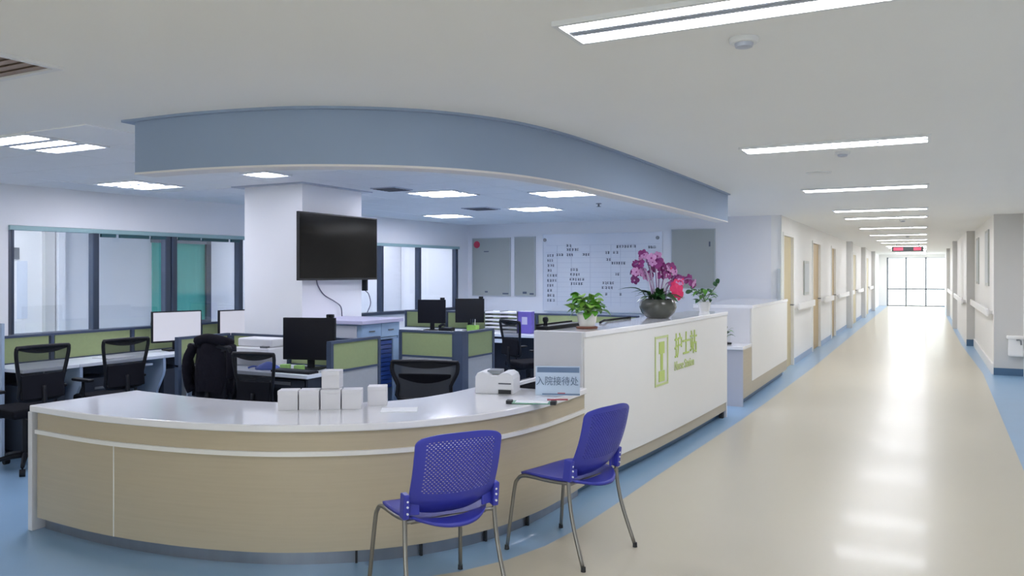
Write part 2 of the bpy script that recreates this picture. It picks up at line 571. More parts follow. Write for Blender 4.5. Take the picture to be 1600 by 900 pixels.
for n, x in enumerate((-3.1,)):
    w = thing('window_%d' % (n + 4), None, None, (x, -6.05, 0.1))  # unseen glazing behind the camera, added to let fill daylight in
    w['kind'] = 'structure'
    L = 4.34
    MB().box(0, L, -0.03, 0.03, 0, 0.05).build('sill', 'metal_grey', w)
    MB().box(0, L, -0.03, 0.03, 2.25, 2.3).build('head', 'metal_grey', w)
    for k in range(4):
        MB().box(L * k / 3 - 0.025 * (k > 0), L * k / 3 + 0.025 * (k < 3), -0.03, 0.03, 0.05, 2.25).build('mullion', 'metal_grey', w)
    for k in range(3):
        MB().box(L * k / 3 + 0.025, L * (k + 1) / 3 - 0.025, -0.004, 0.004, 0.05, 2.25).build('pane', 'glass', w)
p = struct(MB().box(0.92, 1.30, 14.22, 14.3, 0, CZ).build('wall_pilaster_near', 'pilaster'))
MB().box(0.915, 1.30, 14.205, 14.22, 0, 0.11).build('skirting', 'base_blue', p)
p = struct(MB().box(0.77, 0.92, 19.62, 19.7, 0, CZ).build('wall_pilaster_far', 'pilaster'))
MB().box(0.765, 0.92, 19.605, 19.62, 0, 0.14).build('skirting', 'base_blue', p)
for n, yy in enumerate((24.4, 30.2, 36.0)):
    struct(MB().box(CLX, CLX + 0.13, yy, yy + 0.5, 0, CZ).build('wall_pier_' + 'abc'[n], 'pilaster'))
for n, yy in enumerate((25.5, 33.0)):
    struct(MB().box(0.66, 0.77, yy, yy + 0.5, 0, CZ).build('wall_pier_' + 'de'[n], 'pilaster'))
bl = MB()
for a, b in ((14.3, 16.65), (18.2, 20.2), (21.4, 24.4), (24.9, 30.2), (30.7, 36.0)):
    bl.box(CLX, CLX + 0.012, a, b, 0, 0.10)
struct(bl.build('baseboard_corridor_left', 'desk_blue'))
struct(MB().box(0.895, 0.92, 14.3, 19.6, 0, 0.16).build('baseboard_corridor_right', 'rail_white'))
MBx = MB().box(CLX + 0.0, CLX + 0.02, 12.88, 12.93, 0, CZ)
struct(MBx.build('trim_1', 'door_frame'))

def door(n, a, b, m, glassy=False):
    d = thing('door_%d' % n, None, None, (CLX, a, 0))
    d['kind'] = 'structure'
    L = b - a
    MB().box(-0.10, -0.03, 0.05, L - 0.05, 0.005, 2.15).build('leaf', m, d, bevel=0.004)
    fr = MB().box(-0.14, 0.02, 0, 0.05, 0, 2.2).box(-0.14, 0.02, L - 0.05, L, 0, 2.2).box(-0.14, 0.02, 0.05, L - 0.05, 2.15, 2.2)
    fr.build('door_frame', 'door_frame', d, bevel=0.003)
    for z in (0.25, 1.1, 1.95):
        MB().box(-0.03, 0.015, 0.05, 0.085, z - 0.05, z + 0.05).build('hinge', 'metal_grey', d)
    h = MB().cyl((-0.03, L - 0.13, 1.02), (0.03, L - 0.13, 1.02), 0.012).cyl((0.03, L - 0.13, 1.02), (0.03, L - 0.26, 1.02), 0.01)
    h.build('handle', 'metal_grey', d)
    if glassy:
        MB().box(-0.03, -0.025, L - 0.32, L - 0.18, 1.1, 1.75).build('vision_panel', 'glass', d)
door(1, *doorsL[0], 'door_tan')
door(2, *doorsL[1], 'door_brown')
door(3, *doorsL[2], 'door_brown')
for n, yy in ((4, 26.3), (5, 32.4)):
    d = thing('door_%d' % n, None, None, (CLX, yy, 0))
    d['kind'] = 'structure'
    MB().box(0, 0.025, 0.06, 1.14, 0.005, 2.12).build('leaf', 'door_tan', d, bevel=0.003)
    MB().box(0, 0.035, 0, 0.06, 0, 2.18).box(0, 0.035, 1.14, 1.2, 0, 2.18).box(0, 0.035, 0.06, 1.14, 2.12, 2.18).build('door_frame', 'door_frame', d)
    MB().cyl((0.025, 1.0, 1.02), (0.07, 1.0, 1.02), 0.012).cyl((0.07, 1.0, 1.02), (0.07, 0.88, 1.02), 0.01).build('handle', 'metal_grey', d)

# far end: glazed doors onto daylight
ew = MB().box(-2.2, -1.66, 42.0, 42.12, 0, CZ).box(0.84, 1.44, 42.0, 42.12, 0, CZ).box(-1.66, 0.84, 42.0, 42.12, 2.30, CZ)
struct(ew.build('wall_end', 'wall_corr'))
gd = thing('door_6', None, None, (-0.41, 42.05, 0))
gd['kind'] = 'structure'
ps = [-1.22, -0.43, 0.40, 1.21]
for p in ps:
    MB().box(p - 0.035, p + 0.035, -0.04, 0.04, 0.0, 2.3).build('post', 'dark_frame_far', gd)
for p, q in zip(ps, ps[1:]):
    for (z0, z1) in ((0.05, 0.78), (0.84, 2.24)):
        MB().box(p + 0.035, q - 0.035, -0.006, 0.006, z0, z1).build('pane', 'glass', gd)
    MB().box(p + 0.035, q - 0.035, -0.035, 0.035, 0.78, 0.84).build('mid_rail', 'dark_frame_far', gd)
    MB().box(p + 0.035, q - 0.035, -0.035, 0.035, 0.0, 0.05).build('bottom_rail', 'metal_grey', gd)
    MB().box(p + 0.035, q - 0.035, -0.035, 0.035, 2.24, 2.3).build('top_rail', 'lamp_white', gd)

# ================================================================== CEILING FITTINGS
def corridor_light(y, label, x0=-1.17, x1=0.01):
    xc = (x0 + x1) / 2
    hl = (x1 - x0) / 2
    t = thing('corridor_light', label, 'ceiling light', (xc, y, CZ), 0, 'corridor ceiling lights')
    w = 0.115
    fr = MB().box(-hl - 0.02, hl + 0.02, -w - 0.02, -w, -0.018, 0).box(-hl - 0.02, hl + 0.02, w, w + 0.02, -0.018, 0)
    fr.box(-hl - 0.02, -hl, -w, w, -0.018, 0).box(hl, hl + 0.02, -w, w, -0.018, 0)
    fr.build('frame', 'lamp_white', t)
    MB().box(-hl, hl, -w, w, -0.005, -0.001).build('backing', 'lamp_refl', t)
    MB().box(-hl, hl, -0.028, -0.004, -0.014, -0.005).build('louvre', 'lamp_refl', t)
    MB().box(-hl, hl, 0.006, 0.028, -0.014, -0.005).build('louvre', 'lamp_refl', t)
    for s in (-1, 1):
        MB().box(-hl + 0.01, hl - 0.01, s * 0.072 - 0.040, s * 0.072 + 0.040, -0.014, -0.006).build('lamp_tube', 'tube_warm', t)
    return t
names = ['nearest', 'second', 'third', 'fourth', 'fifth', 'sixth', 'seventh', 'eighth', 'ninth', 'tenth', 'eleventh', 'twelfth', 'thirteenth', 'fourteenth', 'farthest']
ys = [2.74, 5.95, 9.15, 12.35, 14.1, 17.3, 20.5, 23.7, 26.0, 29.2, 31.0, 33.4, 35.8, 38.2, 40.6]  # far end spaced tighter, with lamps added to brighten that stretch
for i, yy in enumerate(ys):
    if i == 0: lab = 'long twin-tube ceiling light nearest the viewer, cut off by the top edge'
    elif i == len(ys) - 1: lab = 'long ceiling light farthest down the corridor, closest to the glass doors'
    else: lab = 'long white corridor ceiling light, %s in the row counting from the nearest' % names[i]
    corridor_light(yy, lab)
# unseen lamps added behind the camera for light from the back, same fittings
corridor_light(-0.47, 'added unseen long ceiling light directly behind the photographer')
corridor_light(-3.68, 'added unseen long ceiling light by the added lobby window behind the photographer')
corridor_light(-3.0, 'added unseen long ceiling light behind and left of the photographer', -6.6, -5.4)

def panel_light(x, y, h, label, z=CZ - 0.006, n=3):
    t = thing('panel_light', label, 'ceiling light', (x, y, z), 0, 'square office ceiling lights')
    fr = MB().box(-h, h, -h, -h + 0.015, -0.012, 0.006).box(-h, h, h - 0.015, h, -0.012, 0.006).box(-h, -h + 0.015, -h + 0.015, h - 0.015, -0.012, 0.006).box(h - 0.015, h, -h + 0.015, h - 0.015, -0.012, 0.006)
    fr.build('frame', 'lamp_white', t)
    MB().box(-h + 0.015, h - 0.015, -h + 0.015, h - 0.015, 0.0, 0.004).build('reflector', 'lamp_refl', t)
    st = 2 * (h - 0.02) / n
    for k in range(n):
        c = -h + 0.02 + (k + 0.5) * st
        MB().box(-h + 0.02, h - 0.02, c - st * 0.31, c + st * 0.31, -0.008, -0.001).build('lamp_tube', 'tube_cool', t)
    for k in range(n - 1):
        c = -h + 0.02 + (k + 1) * st
        MB().box(-h + 0.02, h - 0.02, c - st * 0.18, c + st * 0.18, -0.014, -0.001).build('louvre', 'lamp_refl', t)
    return t
labs = ['square three-tube ceiling light at the left edge of the picture', 'square three-tube ceiling light above the left window wall',
        'square ceiling light just right of the pillar with the television', 'square ceiling light in front of the whiteboard wall',
        'square ceiling light in the far corner behind the television']
for (x, y), l in zip(lights_in, labs):
    panel_light(x, y, 0.3, l)
panel_light(-3.6, 5.2, 0.3, 'added square ceiling light above the reception desk, unseen behind the soffit')  # extra lamps added out of sight to light the office near the desk
panel_light(-3.6, 8.2, 0.3, 'added square ceiling light above the tall counter, unseen behind the soffit')
panel_light(-5.25, 5.35, 0.16, 'small square ceiling light in front of the pillar, under the blue soffit', CZ - 0.012, 1)
# unseen lamps added to brighten the room behind the interior windows
panel_light(-8.75, 5.4, 0.3, 'added unseen square ceiling light in the ward left of the window wall', CZ - 0.006)
panel_light(-8.85, 9.9, 0.3, 'added unseen square ceiling light in the room behind the left windows', CZ - 0.006)
panel_light(-8.7, 12.0, 0.3, 'added unseen square ceiling light in the room behind the far windows', CZ - 0.006)

v = thing('air_vent', 'brown square ceiling air vent cut off by the left edge', 'air vent', (-3.64, 1.9, CZ))
MB().box(-0.3, 0.3, -0.3, -0.27, -0.014, 0).box(-0.3, 0.3, 0.27, 0.3, -0.014, 0).box(-0.3, -0.27, -0.27, 0.27, -0.014, 0).box(0.27, 0.3, -0.27, 0.27, -0.014, 0).build('frame', 'lamp_white', v)
MB().box(-0.27, 0.27, -0.27, 0.27, -0.004, -0.001).build('backing', 'vent', v)
for k in range(9):
    MB().obox((0, -0.24 + k * 0.06, -0.008), (0.54, 0.05, 0.003), Matrix.Rotation(0.12, 3, 'X')).build('slat', 'vent', v)
for (x, y, l, s) in ((-5.02, 6.93, 'dark ceiling air vent beside the pillar collar', 0.16), (-5.45, 9.6, 'dark ceiling air vent near the far office lights', 0.2)):
    v = thing('air_vent', l, 'air vent', (x, y, CZ - 0.006))
    MB().box(-s, s, -s, s, -0.01, 0).build('frame', 'lamp_refl', v)
    for k in range(5):
        MB().box(-s * 0.85, s * 0.85, s * (-0.8 + 0.4 * k) - 0.018, s * (-0.8 + 0.4 * k) + 0.018, -0.014, -0.01).build('slat', 'vent_dark', v)
for (x, y, l) in ((-0.62, 3.13, 'round white smoke detector on the corridor ceiling nearest the viewer'), (-0.55, 6.4, 'round white smoke detector just past the second corridor light'),
                  (-0.35, 15.0, 'round white smoke detector farther down the corridor ceiling'), (-0.4, 21.6, 'round white smoke detector near the hanging red sign')):
    d = thing('smoke_detector', l, 'detector', (x, y, CZ), 0, 'corridor smoke detectors')
    MB().lathe([(0.055, 0.0), (0.055, -0.012), (0.05, -0.02)], n=24).build('base', 'lamp_white', d, smooth=True)
    MB().lathe([(0.036, -0.02), (0.032, -0.034), (0.015, -0.038)], n=20).build('sensor', 'lamp_refl', d, smooth=True)
d = thing('ceiling_speaker', 'flat round grille in the corridor ceiling before the third light', 'speaker', (-0.85, 7.6, CZ))
MB().lathe([(0.11, 0.0), (0.11, -0.006), (0.095, -0.01)], n=28).build('rim', 'lamp_white', d, smooth=True)
MB().lathe([(0.09, -0.008), (0.04, -0.013), (0.01, -0.014)], n=28).build('grille', 'ceil', d, smooth=True)
d = thing('sprinkler', 'small sprinkler head under the office ceiling before the whiteboard', 'sprinkler', (-3.72, 9.6, CZ - 0.006))
MB().lathe([(0.035, 0), (0.035, -0.008), (0.012, -0.01), (0.012, -0.04)], n=16).build('body', 'metal_grey', d, smooth=True)
MB().lathe([(0.028, -0.046), (0.028, -0.05)], n=16).build('deflector', 'metal_grey', d)
d.children[1].location = (0, 0, 0.006)

s = thing('hanging_sign', 'dark led sign with red lights hanging from the corridor ceiling', 'sign', (-0.49, 26.6, 2.2))
MB().box(-0.42, 0.42, -0.03, 0.03, 0, 0.15).build('case', 'led_case', s, bevel=0.005)
MB().box(-0.38, -0.12, -0.034, -0.03, 0.03, 0.12).build('led_display', 'led_red', s)
MB().box(0.16, 0.36, -0.034, -0.03, 0.03, 0.12).build('led_display', 'led_red', s)
for x in (-0.3, 0.3):
    MB().cyl((x, 0, 0.15), (x, 0, 0.25), 0.008).build('hanger_rod', 'metal_grey', s)

# ================================================================== RECEPTION DESK (low, curved)
DESK = path([(-4.8, 2.96), (-4.2, 2.935), (-3.72, 2.975), (-3.3, 3.065), (-2.96, 3.2), (-2.63, 3.425), (-2.39, 3.69), (-2.22, 4.02), (-2.13, 4.4), (-2.10, 4.8), (-2.10, 5.16)], 0.05)
rd = thing('reception_desk', 'low curved reception desk with white top and pale wood front', 'reception desk', (-3.3, 3.5, 0))
o_ = lambda a: offset(DESK, a)
def seg(pl, i0, i1):
    return pl[i0:i1 + 1]
N = len(DESK)
def idx_near(x, y):
    return min(range(N), key=lambda i: (DESK[i] - Vector((x, y))).length)
cuts = [1, idx_near(-4.05, 2.94), idx_near(-2.96, 3.2), idx_near(-2.3, 3.85), N - 1]
MB().band(o_(0.70), o_(-0.015), 0.715, 0.755).build('worktop', 'solid', rd, True, bevel=0.006, smooth=True)
for a, b in zip(cuts, cuts[1:]):
    g = lambda z0, z1, d0, d1, nm, m: MB().band(seg(o_(d0), a, b), seg(o_(d1), a, b), z0, z1).build(nm, m, rd, True, smooth=True)
    g(0.08, 0.588, 0.03, 0.004, 'front_panel', 'laminate')
    g(0.612, 0.715, 0.03, 0.006, 'upper_panel', 'laminate')
MB().band(seg(o_(0.04), 1, N - 1), seg(o_(-0.012), 1, N - 1), 0.588, 0.612).build('trim_strip', 'white_panel', rd, True, smooth=True)
for c in cuts[1:2]:
    p0 = DESK[c]
    t = (DESK[min(c + 1, N - 1)] - DESK[c - 1]).normalized()
    n = Vector((-t.y, t.x))
    mt = Matrix.Rotation(math.atan2(t.y, t.x), 3, 'Z')
    q = p0 + n * 0.0035
    MB().obox((q.x, q.y, 0.334), (0.006, 0.004, 0.508), mt).build('joint_strip', 'white_panel', rd, True)
MB().band(seg(o_(0.075), 1, N - 1), seg(o_(0.055), 1, N - 1), 0.0, 0.085).build('plinth', 'steel', rd, True, smooth=True)
for (x, y) in ((-2.66, 3.40), (-2.42, 3.66), (-2.235, 4.0), (-2.13, 4.38)):
    i = idx_near(x, y)
    t = (DESK[i + 1] - DESK[i - 1]).normalized()
    n = Vector((-t.y, t.x))
    q = DESK[i] + n * 0.045
    MB().obox((q.x, q.y, 0.045), (0.012, 0.02, 0.085), Matrix.Rotation(math.atan2(t.y, t.x), 3, 'Z')).build('plinth_foot', 'rubber', rd, True)
MB().box(-4.815, -4.775, 2.945, 3.655, 0.0, 0.7149).build('end_panel', 'end_panel', rd, True, bevel=0.003)
MB().band(seg(o_(0.69), 3, N - 4), seg(o_(0.66), 3, N - 4), 0.0, 0.714).build('inner_panel', 'grey_panel', rd, True, smooth=True)

# ================================================================== NURSE COUNTER (high)
HC = path([(-2.12, 5.2), (-2.055, 5.85), (-1.995, 6.55), (-1.945, 7.5), (-1.90, 8.7)], 0.1)
hc = thing('nurse_counter', 'tall white nurse station counter with lime lettering on its front', 'counter', (-2.2, 7.0, 0))
h_ = lambda a: offset(HC, a)
MB().band(h_(0.40), h_(-0.01), 1.10, 1.14).build('ledge', 'solid', hc, True, bevel=0.004, smooth=True)
MB().band(h_(0.03), h_(0.0), 0.17, 1.0999).build('front_panel', 'white_panel', hc, True, smooth=True)
MB().band(h_(0.045), h_(0.014), 0.075, 0.17).build('lower_panel', 'laminate', hc, True, smooth=True)
MB().band(h_(0.10), h_(0.08), 0.0, 0.075).build('plinth', 'base_blue', hc, True, smooth=True)
MB().band(h_(0.39), h_(0.36), 0.0, 1.0999).build('back_panel', 'end_panel', hc, True, smooth=True)
MB().box(-2.50, -2.13, 5.17, 5.20, 0.075, 1.138).build('end_panel', 'end_panel', hc, True, bevel=0.003)
MB().box(-2.29, -1.905, 8.70, 8.73, 0.0, 1.138).build('end_panel', 'end_panel', hc, True, bevel=0.003)
MB().box(-1.965, -1.925, 8.62, 8.67, 0.0, 0.075).build('foot', 'rubber', hc, True)
# lettering on the front: logo block, name in characters, name in latin letters
def hc_at(y, off=0.004):
    i = min(range(len(HC)), key=lambda k: abs(HC[k].y - y))
    a, b = HC[max(i - 1, 0)], HC[min(i + 1, len(HC) - 1)]
    x = a.x + (b.x - a.x) * (y - a.y) / (b.y - a.y)
    ang = math.atan2(b.y - a.y, b.x - a.x)
    return Vector((x + off, y, 0)), ang
p0, ang = hc_at(6.6)
def letter(body, y, z, size, m, sx=1.0, bold=0.0, nm='lettering'):
    p, a = hc_at(y)
    return text_part(nm, body, size, m, hc, (p.x + 2.2, p.y - 7.0, z), (PI / 2, 0, a), 0.003, sx, bold)
letter('护士站', 6.92, 0.82, 0.235, 'lime', 0.92)
letter('Nurse Station', 6.92, 0.69, 0.115, 'lime_pale', 0.86)
lg = MB()
mt = Matrix.Rotation(ang, 3, 'Z')
p, a = hc_at(6.60, 0.004)
def lbox(u, z, w, h, m, nm):
    q = p + mt @ Vector((u, 0, 0))
    return MB().obox((q.x, q.y, z), (w, 0.006, h), mt).build(nm, m, hc, True)
for (u, z, w, h) in ((-0.145, 0.81, 0.018, 0.42), (0.145, 0.81, 0.018, 0.42), (0, 1.01, 0.272, 0.018), (0, 0.61, 0.272, 0.018)):
    lbox(u, z, w, h, 'lime_pale', 'logo_border')
for (u, z, w, h) in ((0, 0.92, 0.12, 0.10), (0, 0.80, 0.05, 0.14), (0, 0.68, 0.13, 0.09)):
    lbox(u, z, w, h, 'lime', 'logo_figure')

# ---- second counter nearer the corridor doors
c2 = thing('side_counter', 'smaller white counter with wood base beside the first corridor door', 'counter', (-2.1, 11.0, 0))
MB().box(-2.6, -1.87, 9.98, 12.75, 1.12, 1.16).build('ledge', 'solid', c2, True, bevel=0.004)
MB().box(-1.90, -1.88, 9.99, 12.75, 0.24, 1.12).build('front_panel', 'white_panel', c2, True)
MB().box(-1.91, -1.885, 9.49, 12.75, 0.09, 0.24).build('lower_panel', 'laminate', c2, True)
MB().box(-1.91, -1.885, 9.49, 9.985, 0.24, 0.66).build('front_panel', 'laminate', c2, True)
MB().box(-1.97, -1.95, 9.52, 12.75, 0.0, 0.09).build('plinth', 'base_blue', c2, True)
MB().box(-2.6, -1.90, 9.96, 9.985, 0.70, 1.12).build('end_panel', 'end_panel', c2, True)
MB().box(-2.6, -1.88, 9.44, 9.96, 0.66, 0.70).build('low_worktop', 'solid', c2, True, bevel=0.004)
MB().box(-2.6, -1.885, 9.46, 9.485, 0.0, 0.66).build('low_end_panel', 'low_end', c2, True)

# ================================================================== BLUE VISITOR CHAIRS
def visitor_chair(label, loc, rz):
    t = thing('visitor_chair', label, 'chair', loc, rz, 'blue perforated visitor chairs')
    # seat: dished shell with rounded corners
    nu, nv = 20, 20
    top, fs = [], []
    for j in range(nv + 1):
        for i in range(nu + 1):
            u, w = -1 + 2 * i / nu, -1 + 2 * j / nv
            uu = u * math.sqrt(1 - 0.28 * w * w * abs(w) ** 1.5)
            ww = w * math.sqrt(1 - 0.22 * u * u * u * u)
            x = uu * 0.225 * (1 + 0.03 * w)
            y_ = 0.015 + (ww * 0.215 if ww > 0 else ww * (0.272 - 0.085 * u * u))
            z = 0.442 - 0.018 * (1 - u * u) * (1 - w * w) + 0.010 * abs(u) ** 3 - 0.016 * max(0, w - 0.5) ** 2 * 4 - 0.020 * max(0, -w) ** 2 * (1 - u * u)
            top.append((x, y_, z))
    W_ = nu + 1
    n = len(top)
    vs = top + [(x * 0.985, y_ * 0.985, z - 0.016) for x, y_, z in top]
    for j in range(nv):
        for i in range(nu):
            a = j * W_ + i
            fs.append((a, a + 1, a + 1 + W_, a + W_))
            fs.append((n + a, n + a + W_, n + a + 1 + W_, n + a + 1))
    for i in range(nu):
        for a, b in ((i, i + 1), (nv * W_ + i + 1, nv * W_ + i)):
            fs.append((a, n + a, n + b, b))
        for a, b in (((i + 1) * W_, i * W_), (i * W_ + nu, (i + 1) * W_ + nu)):
            fs.append((a, n + a, n + b, b))
    MB().add(vs, fs).build('seat', 'blue_plastic', t, smooth='all')
    # backrest: curved shell, field of small slots cut right through
    nu, nv = 88, 84
    vs, fs = [], []
    def P(i, j, off):
        u, w = -1 + 2 * i / nu, j / nv
        hw = 0.196 + 0.020 * math.sin(min(1, w / 0.30) * PI / 2)
        if w > 0.90:
            hw -= 0.030 * ((w - 0.90) / 0.10) ** 2.6
        top_drop = 0.018 * abs(u) ** 3
        x = u * hw
        y_ = -0.125 - 0.118 * w - 0.030 * (1 - u * u) - 0.03 * math.sin(w * PI) * 0.6
        z = 0.437 + 0.40 * w - top_drop * w + 0.035 * (1 - w) * abs(u) ** 2.2
        if w < 0.2:
            y_ += 0.06 * ((0.2 - w) / 0.2) ** 2 * (1 - 0.4 * abs(u))
        return (x, y_ + off, z)
    hole = set()
    for j in range(24, 78):
        for i in range(9, 79):
            if (i + 2 * (j // 2)) % 4 < 2 and j % 2 == 0 and i % 2 == 0:
                hole.add((i, j)); hole.add((i + 1, j))
    W_ = nu + 1
    for off in (0.0, -0.008):
        for j in range(nv + 1):
            for i in range(nu + 1):
                vs.append(P(i, j, off))
    n = W_ * (nv + 1)
    solid = lambda i, j: 0 <= i < nu and 0 <= j < nv and (i, j) not in hole
    for j in range(nv):
        for i in range(nu):
            if not solid(i, j): continue
            a = j * W_ + i
            b, c, d = a + 1, a + 1 + W_, a + W_
            fs.append((a, b, c, d)); fs.append((n + a, n + d, n + c, n + b))
            if not solid(i, j - 1): fs.append((a, n + a, n + b, b))
            if not solid(i, j + 1): fs.append((d, c, n + c, n + d))
            if not solid(i - 1, j): fs.append((a, d, n + d, n + a))
            if not solid(i + 1, j): fs.append((b, n + b, n + c, c))
    me = MB().add(vs, fs).mesh('backrest')
    obj('backrest', me, 'blue_plastic', t, smooth=True)
    for s in (-1, 1):
        # moulded bracket joining back and frame
        br = MB().obox((s * 0.228, -0.15, 0.505), (0.030, 0.050, 0.115), Matrix.Rotation(0.12, 3, 'X')).build('bracket', 'blue_plastic', t, bevel=0.006)
        MB().obox((s * 0.195, -0.145, 0.50), (0.075, 0.012, 0.085), Matrix.Rotation(s * 0.25, 3, 'Z')).build('wing', 'blue_plastic', br, bevel=0.004)
        for z in (0.475, 0.505, 0.53):
            MB().cyl((s * 0.225, -0.173, z), (s * 0.225, -0.180, z - 0.001), 0.005, n=8).build('screw', 'paper', br)
        MB().tube([(s * 0.19, -0.13, 0.425), (s * 0.215, -0.02, 0.425), (s * 0.222, 0.15, 0.428), (s * 0.225, 0.205, 0.40), (s * 0.232, 0.225, 0.33), (s * 0.25, 0.262, 0.012)], 0.0105, 10, smooth=5).build('front_leg', 'tube', t, smooth='all')
        MB().tube([(s * 0.228, -0.155, 0.555), (s * 0.228, -0.15, 0.44), (s * 0.235, -0.18, 0.25), (s * 0.25, -0.262, 0.012)], 0.0105, 10, smooth=5).build('rear_leg', 'tube', t, smooth='all')
        MB().cyl((s * 0.15, -0.14, 0.428), (s * 0.232, -0.15, 0.43), 0.009).build('side_brace', 'tube', t, smooth=True)
        for (y_, x_) in ((0.2625, 0.25), (-0.2625, 0.25)):
            MB().cyl((s * x_, y_, 0.003), (s * x_, y_, 0.028), 0.0135, 0.012, n=12).build('foot_cap', 'rubber', t, smooth=True)
    MB().cyl((-0.19, -0.13, 0.42), (0.19, -0.13, 0.42), 0.009).build('cross_bar', 'tube', t, smooth=True)
    return t
def face(dx, dy):      # rotation that turns local +y towards (dx, dy)
    return math.atan2(dy, dx) - PI / 2
chair1 = visitor_chair('blue perforated visitor chair nearest the viewer, in front of the curved desk', (-2.08, 3.24, 0.0), face(-0.84, 0.545))
clone(chair1, (-1.775, 4.155, 0.0), face(-0.465, 0.11), 'blue perforated visitor chair nearer the corridor, beside the tall white counter')

# ================================================================== OFFICE CHAIRS
def office_chair(label, loc, rz, top=0.98, w=0.21, net='net', arms=True):
    t = thing('office_chair', label, 'office chair', loc, rz, 'black mesh office chairs')
    yb = lambda z: -0.20 - 0.10 * (z - 0.5)
    z0 = 0.58
    MB().box(-0.23, 0.23, -0.2, 0.25, 0.43, 0.50).build('seat', 'black_fabric', t, bevel=0.025)
    wt, wb = w * 1.10, w * 0.86
    loop = [(-wb, yb(z0), z0), (-wb - 0.008, yb(z0 + .1), z0 + .1), (-wt, yb(top - .08), top - 0.08), (-wt - 0.002, yb(top), top - 0.010), (-wt + 0.018, yb(top), top), (0, yb(top) - .012, top + 0.004),
            (wt - 0.018, yb(top), top), (wt + 0.002, yb(top), top - 0.010), (wt, yb(top - .08), top - 0.08), (wb + 0.008, yb(z0 + .1), z0 + .1), (wb, yb(z0), z0), (0, yb(z0) - .01, z0 - 0.01)]
    MB().tube(loop, 0.016, 8, closed=True, smooth=3).build('back_frame', 'black_plastic', t, smooth='all')
    vs, fs = [], []
    n1, n2 = 8, 8
    for j in range(n2 + 1):
        for i in range(n1 + 1):
            u, q = -1 + 2 * i / n1, j / n2
            z = z0 + (top - z0) * q
            ww = wb + (wt - wb) * q
            vs.append((u * ww, yb(z) - 0.012 * (1 - u * u), z))
    for j in range(n2):
        for i in range(n1):
            a = j * (n1 + 1) + i
            fs.append((a, a + 1, a + n1 + 2, a + n1 + 1))
    MB().add(vs, fs).build('back_mesh', net, t, smooth='all')
    # scalloped head band under the top rail
    hb = []
    for i in range(13):
        u = -1 + i / 6
        hb.append((u * wt * 0.95, yb(top) + 0.004, top - 0.002))
    n = 13
    lo = [(x, y_, z - 0.012 - 0.035 * (1 - (x / wt) ** 2)) for x, y_, z in hb]
    v2 = hb + lo + [(x, y_ - 0.012, z) for x, y_, z in hb + lo]
    f2 = []
    for i in range(n - 1):
        f2 += [(i, i + 1, n + i + 1, n + i), (2 * n + i, 3 * n + i, 3 * n + i + 1, 2 * n + i + 1), (n + i, n + i + 1, 3 * n + i + 1, 3 * n + i), (i, 2 * n + i, 2 * n + i + 1, i + 1)]
    MB().add(v2, f2).build('head_band', 'black_plastic', t)
    MB().obox((0, yb(0.675) - 0.026, 0.675), (2 * wb + 0.02, 0.02, 0.19), Matrix.Rotation(-0.10, 3, 'X')).build('lumbar_pad', 'black_fabric', t, bevel=0.008)
    MB().tube([(0, -0.02, 0.41), (0, -0.22, 0.42), (0, -0.265, 0.52), (0, yb(0.68) - 0.035, 0.68)], 0.022, 8, smooth=5).build('back_spine', 'black_plastic', t, smooth='all')
    if arms:
        for s in (-1, 1):
            MB().tube([(s * 0.2, 0.0, 0.44), (s * 0.27, 0.0, 0.46), (s * 0.275, 0.0, 0.63)], 0.014, 8, smooth=4).build('arm_post', 'black_plastic', t, smooth='all')
            MB().box(s * 0.275 - 0.035, s * 0.275 + 0.035, -0.12, 0.14, 0.63, 0.655).build('arm_pad', 'black_plastic', t, bevel=0.01)
    MB().cyl((0, 0, 0.10), (0, 0, 0.43), 0.026).build('gas_column', 'black_plastic', t, smooth=True)
    for k in range(5):
        a = 2 * PI * k / 5 + 0.3
        dx, dy = math.cos(a), math.sin(a)
        MB().tube([(dx * 0.02, dy * 0.02, 0.115), (dx * 0.15, dy * 0.15, 0.105), (dx * 0.29, dy * 0.29, 0.075)], lambda q: 0.026 - 0.010 * q, 6, smooth=3).build('base_leg', 'black_plastic', t, smooth='all')
        c = MB()
        px, py = -dy, dx
        c.cyl((dx * 0.29 - px * 0.022, dy * 0.29 - py * 0.022, 0.028), (dx * 0.29 + px * 0.022, dy * 0.29 + py * 0.022, 0.028), 0.028, n=12)
        c.cyl((dx * 0.29, dy * 0.29, 0.028), (dx * 0.29, dy * 0.29, 0.075), 0.008, n=8)
        c.build('caster', 'black_plastic', t, smooth=True)
    return t
oc = office_chair('black mesh office chair at the left edge, facing the window desks', (-6.34, 3.86, 0), face(-1, 0.05))
oc.scale = (0.86, 1, 1)
clone(oc, (-6.34, 4.60, 0), face(-1, 0.10), 'black mesh office chair second from the left edge, facing the window desks')
oc2 = office_chair('black mesh office chair with a dark jacket hung over its back', (-4.95, 4.70, 0), face(0.05, 1), arms=False)
clone(oc2, (-4.47, 4.60, 0), face(-0.2, 1), 'black mesh office chair just left of the white cartons, by the dark monitor', (0.74, 0.9, 0.97))
office_chair('office chair with grey mesh back behind the reception desk, below the cubicle corner', (-3.38, 4.98, 0), face(0.32, -0.95), top=0.86, w=0.235, net='net_grey', arms=False)
clone(oc, (-4.25, 8.62, 0), face(0.55, 0.83), 'black office chair seen past the cubicle corner, before the far desk', (1, 1, 1.0))

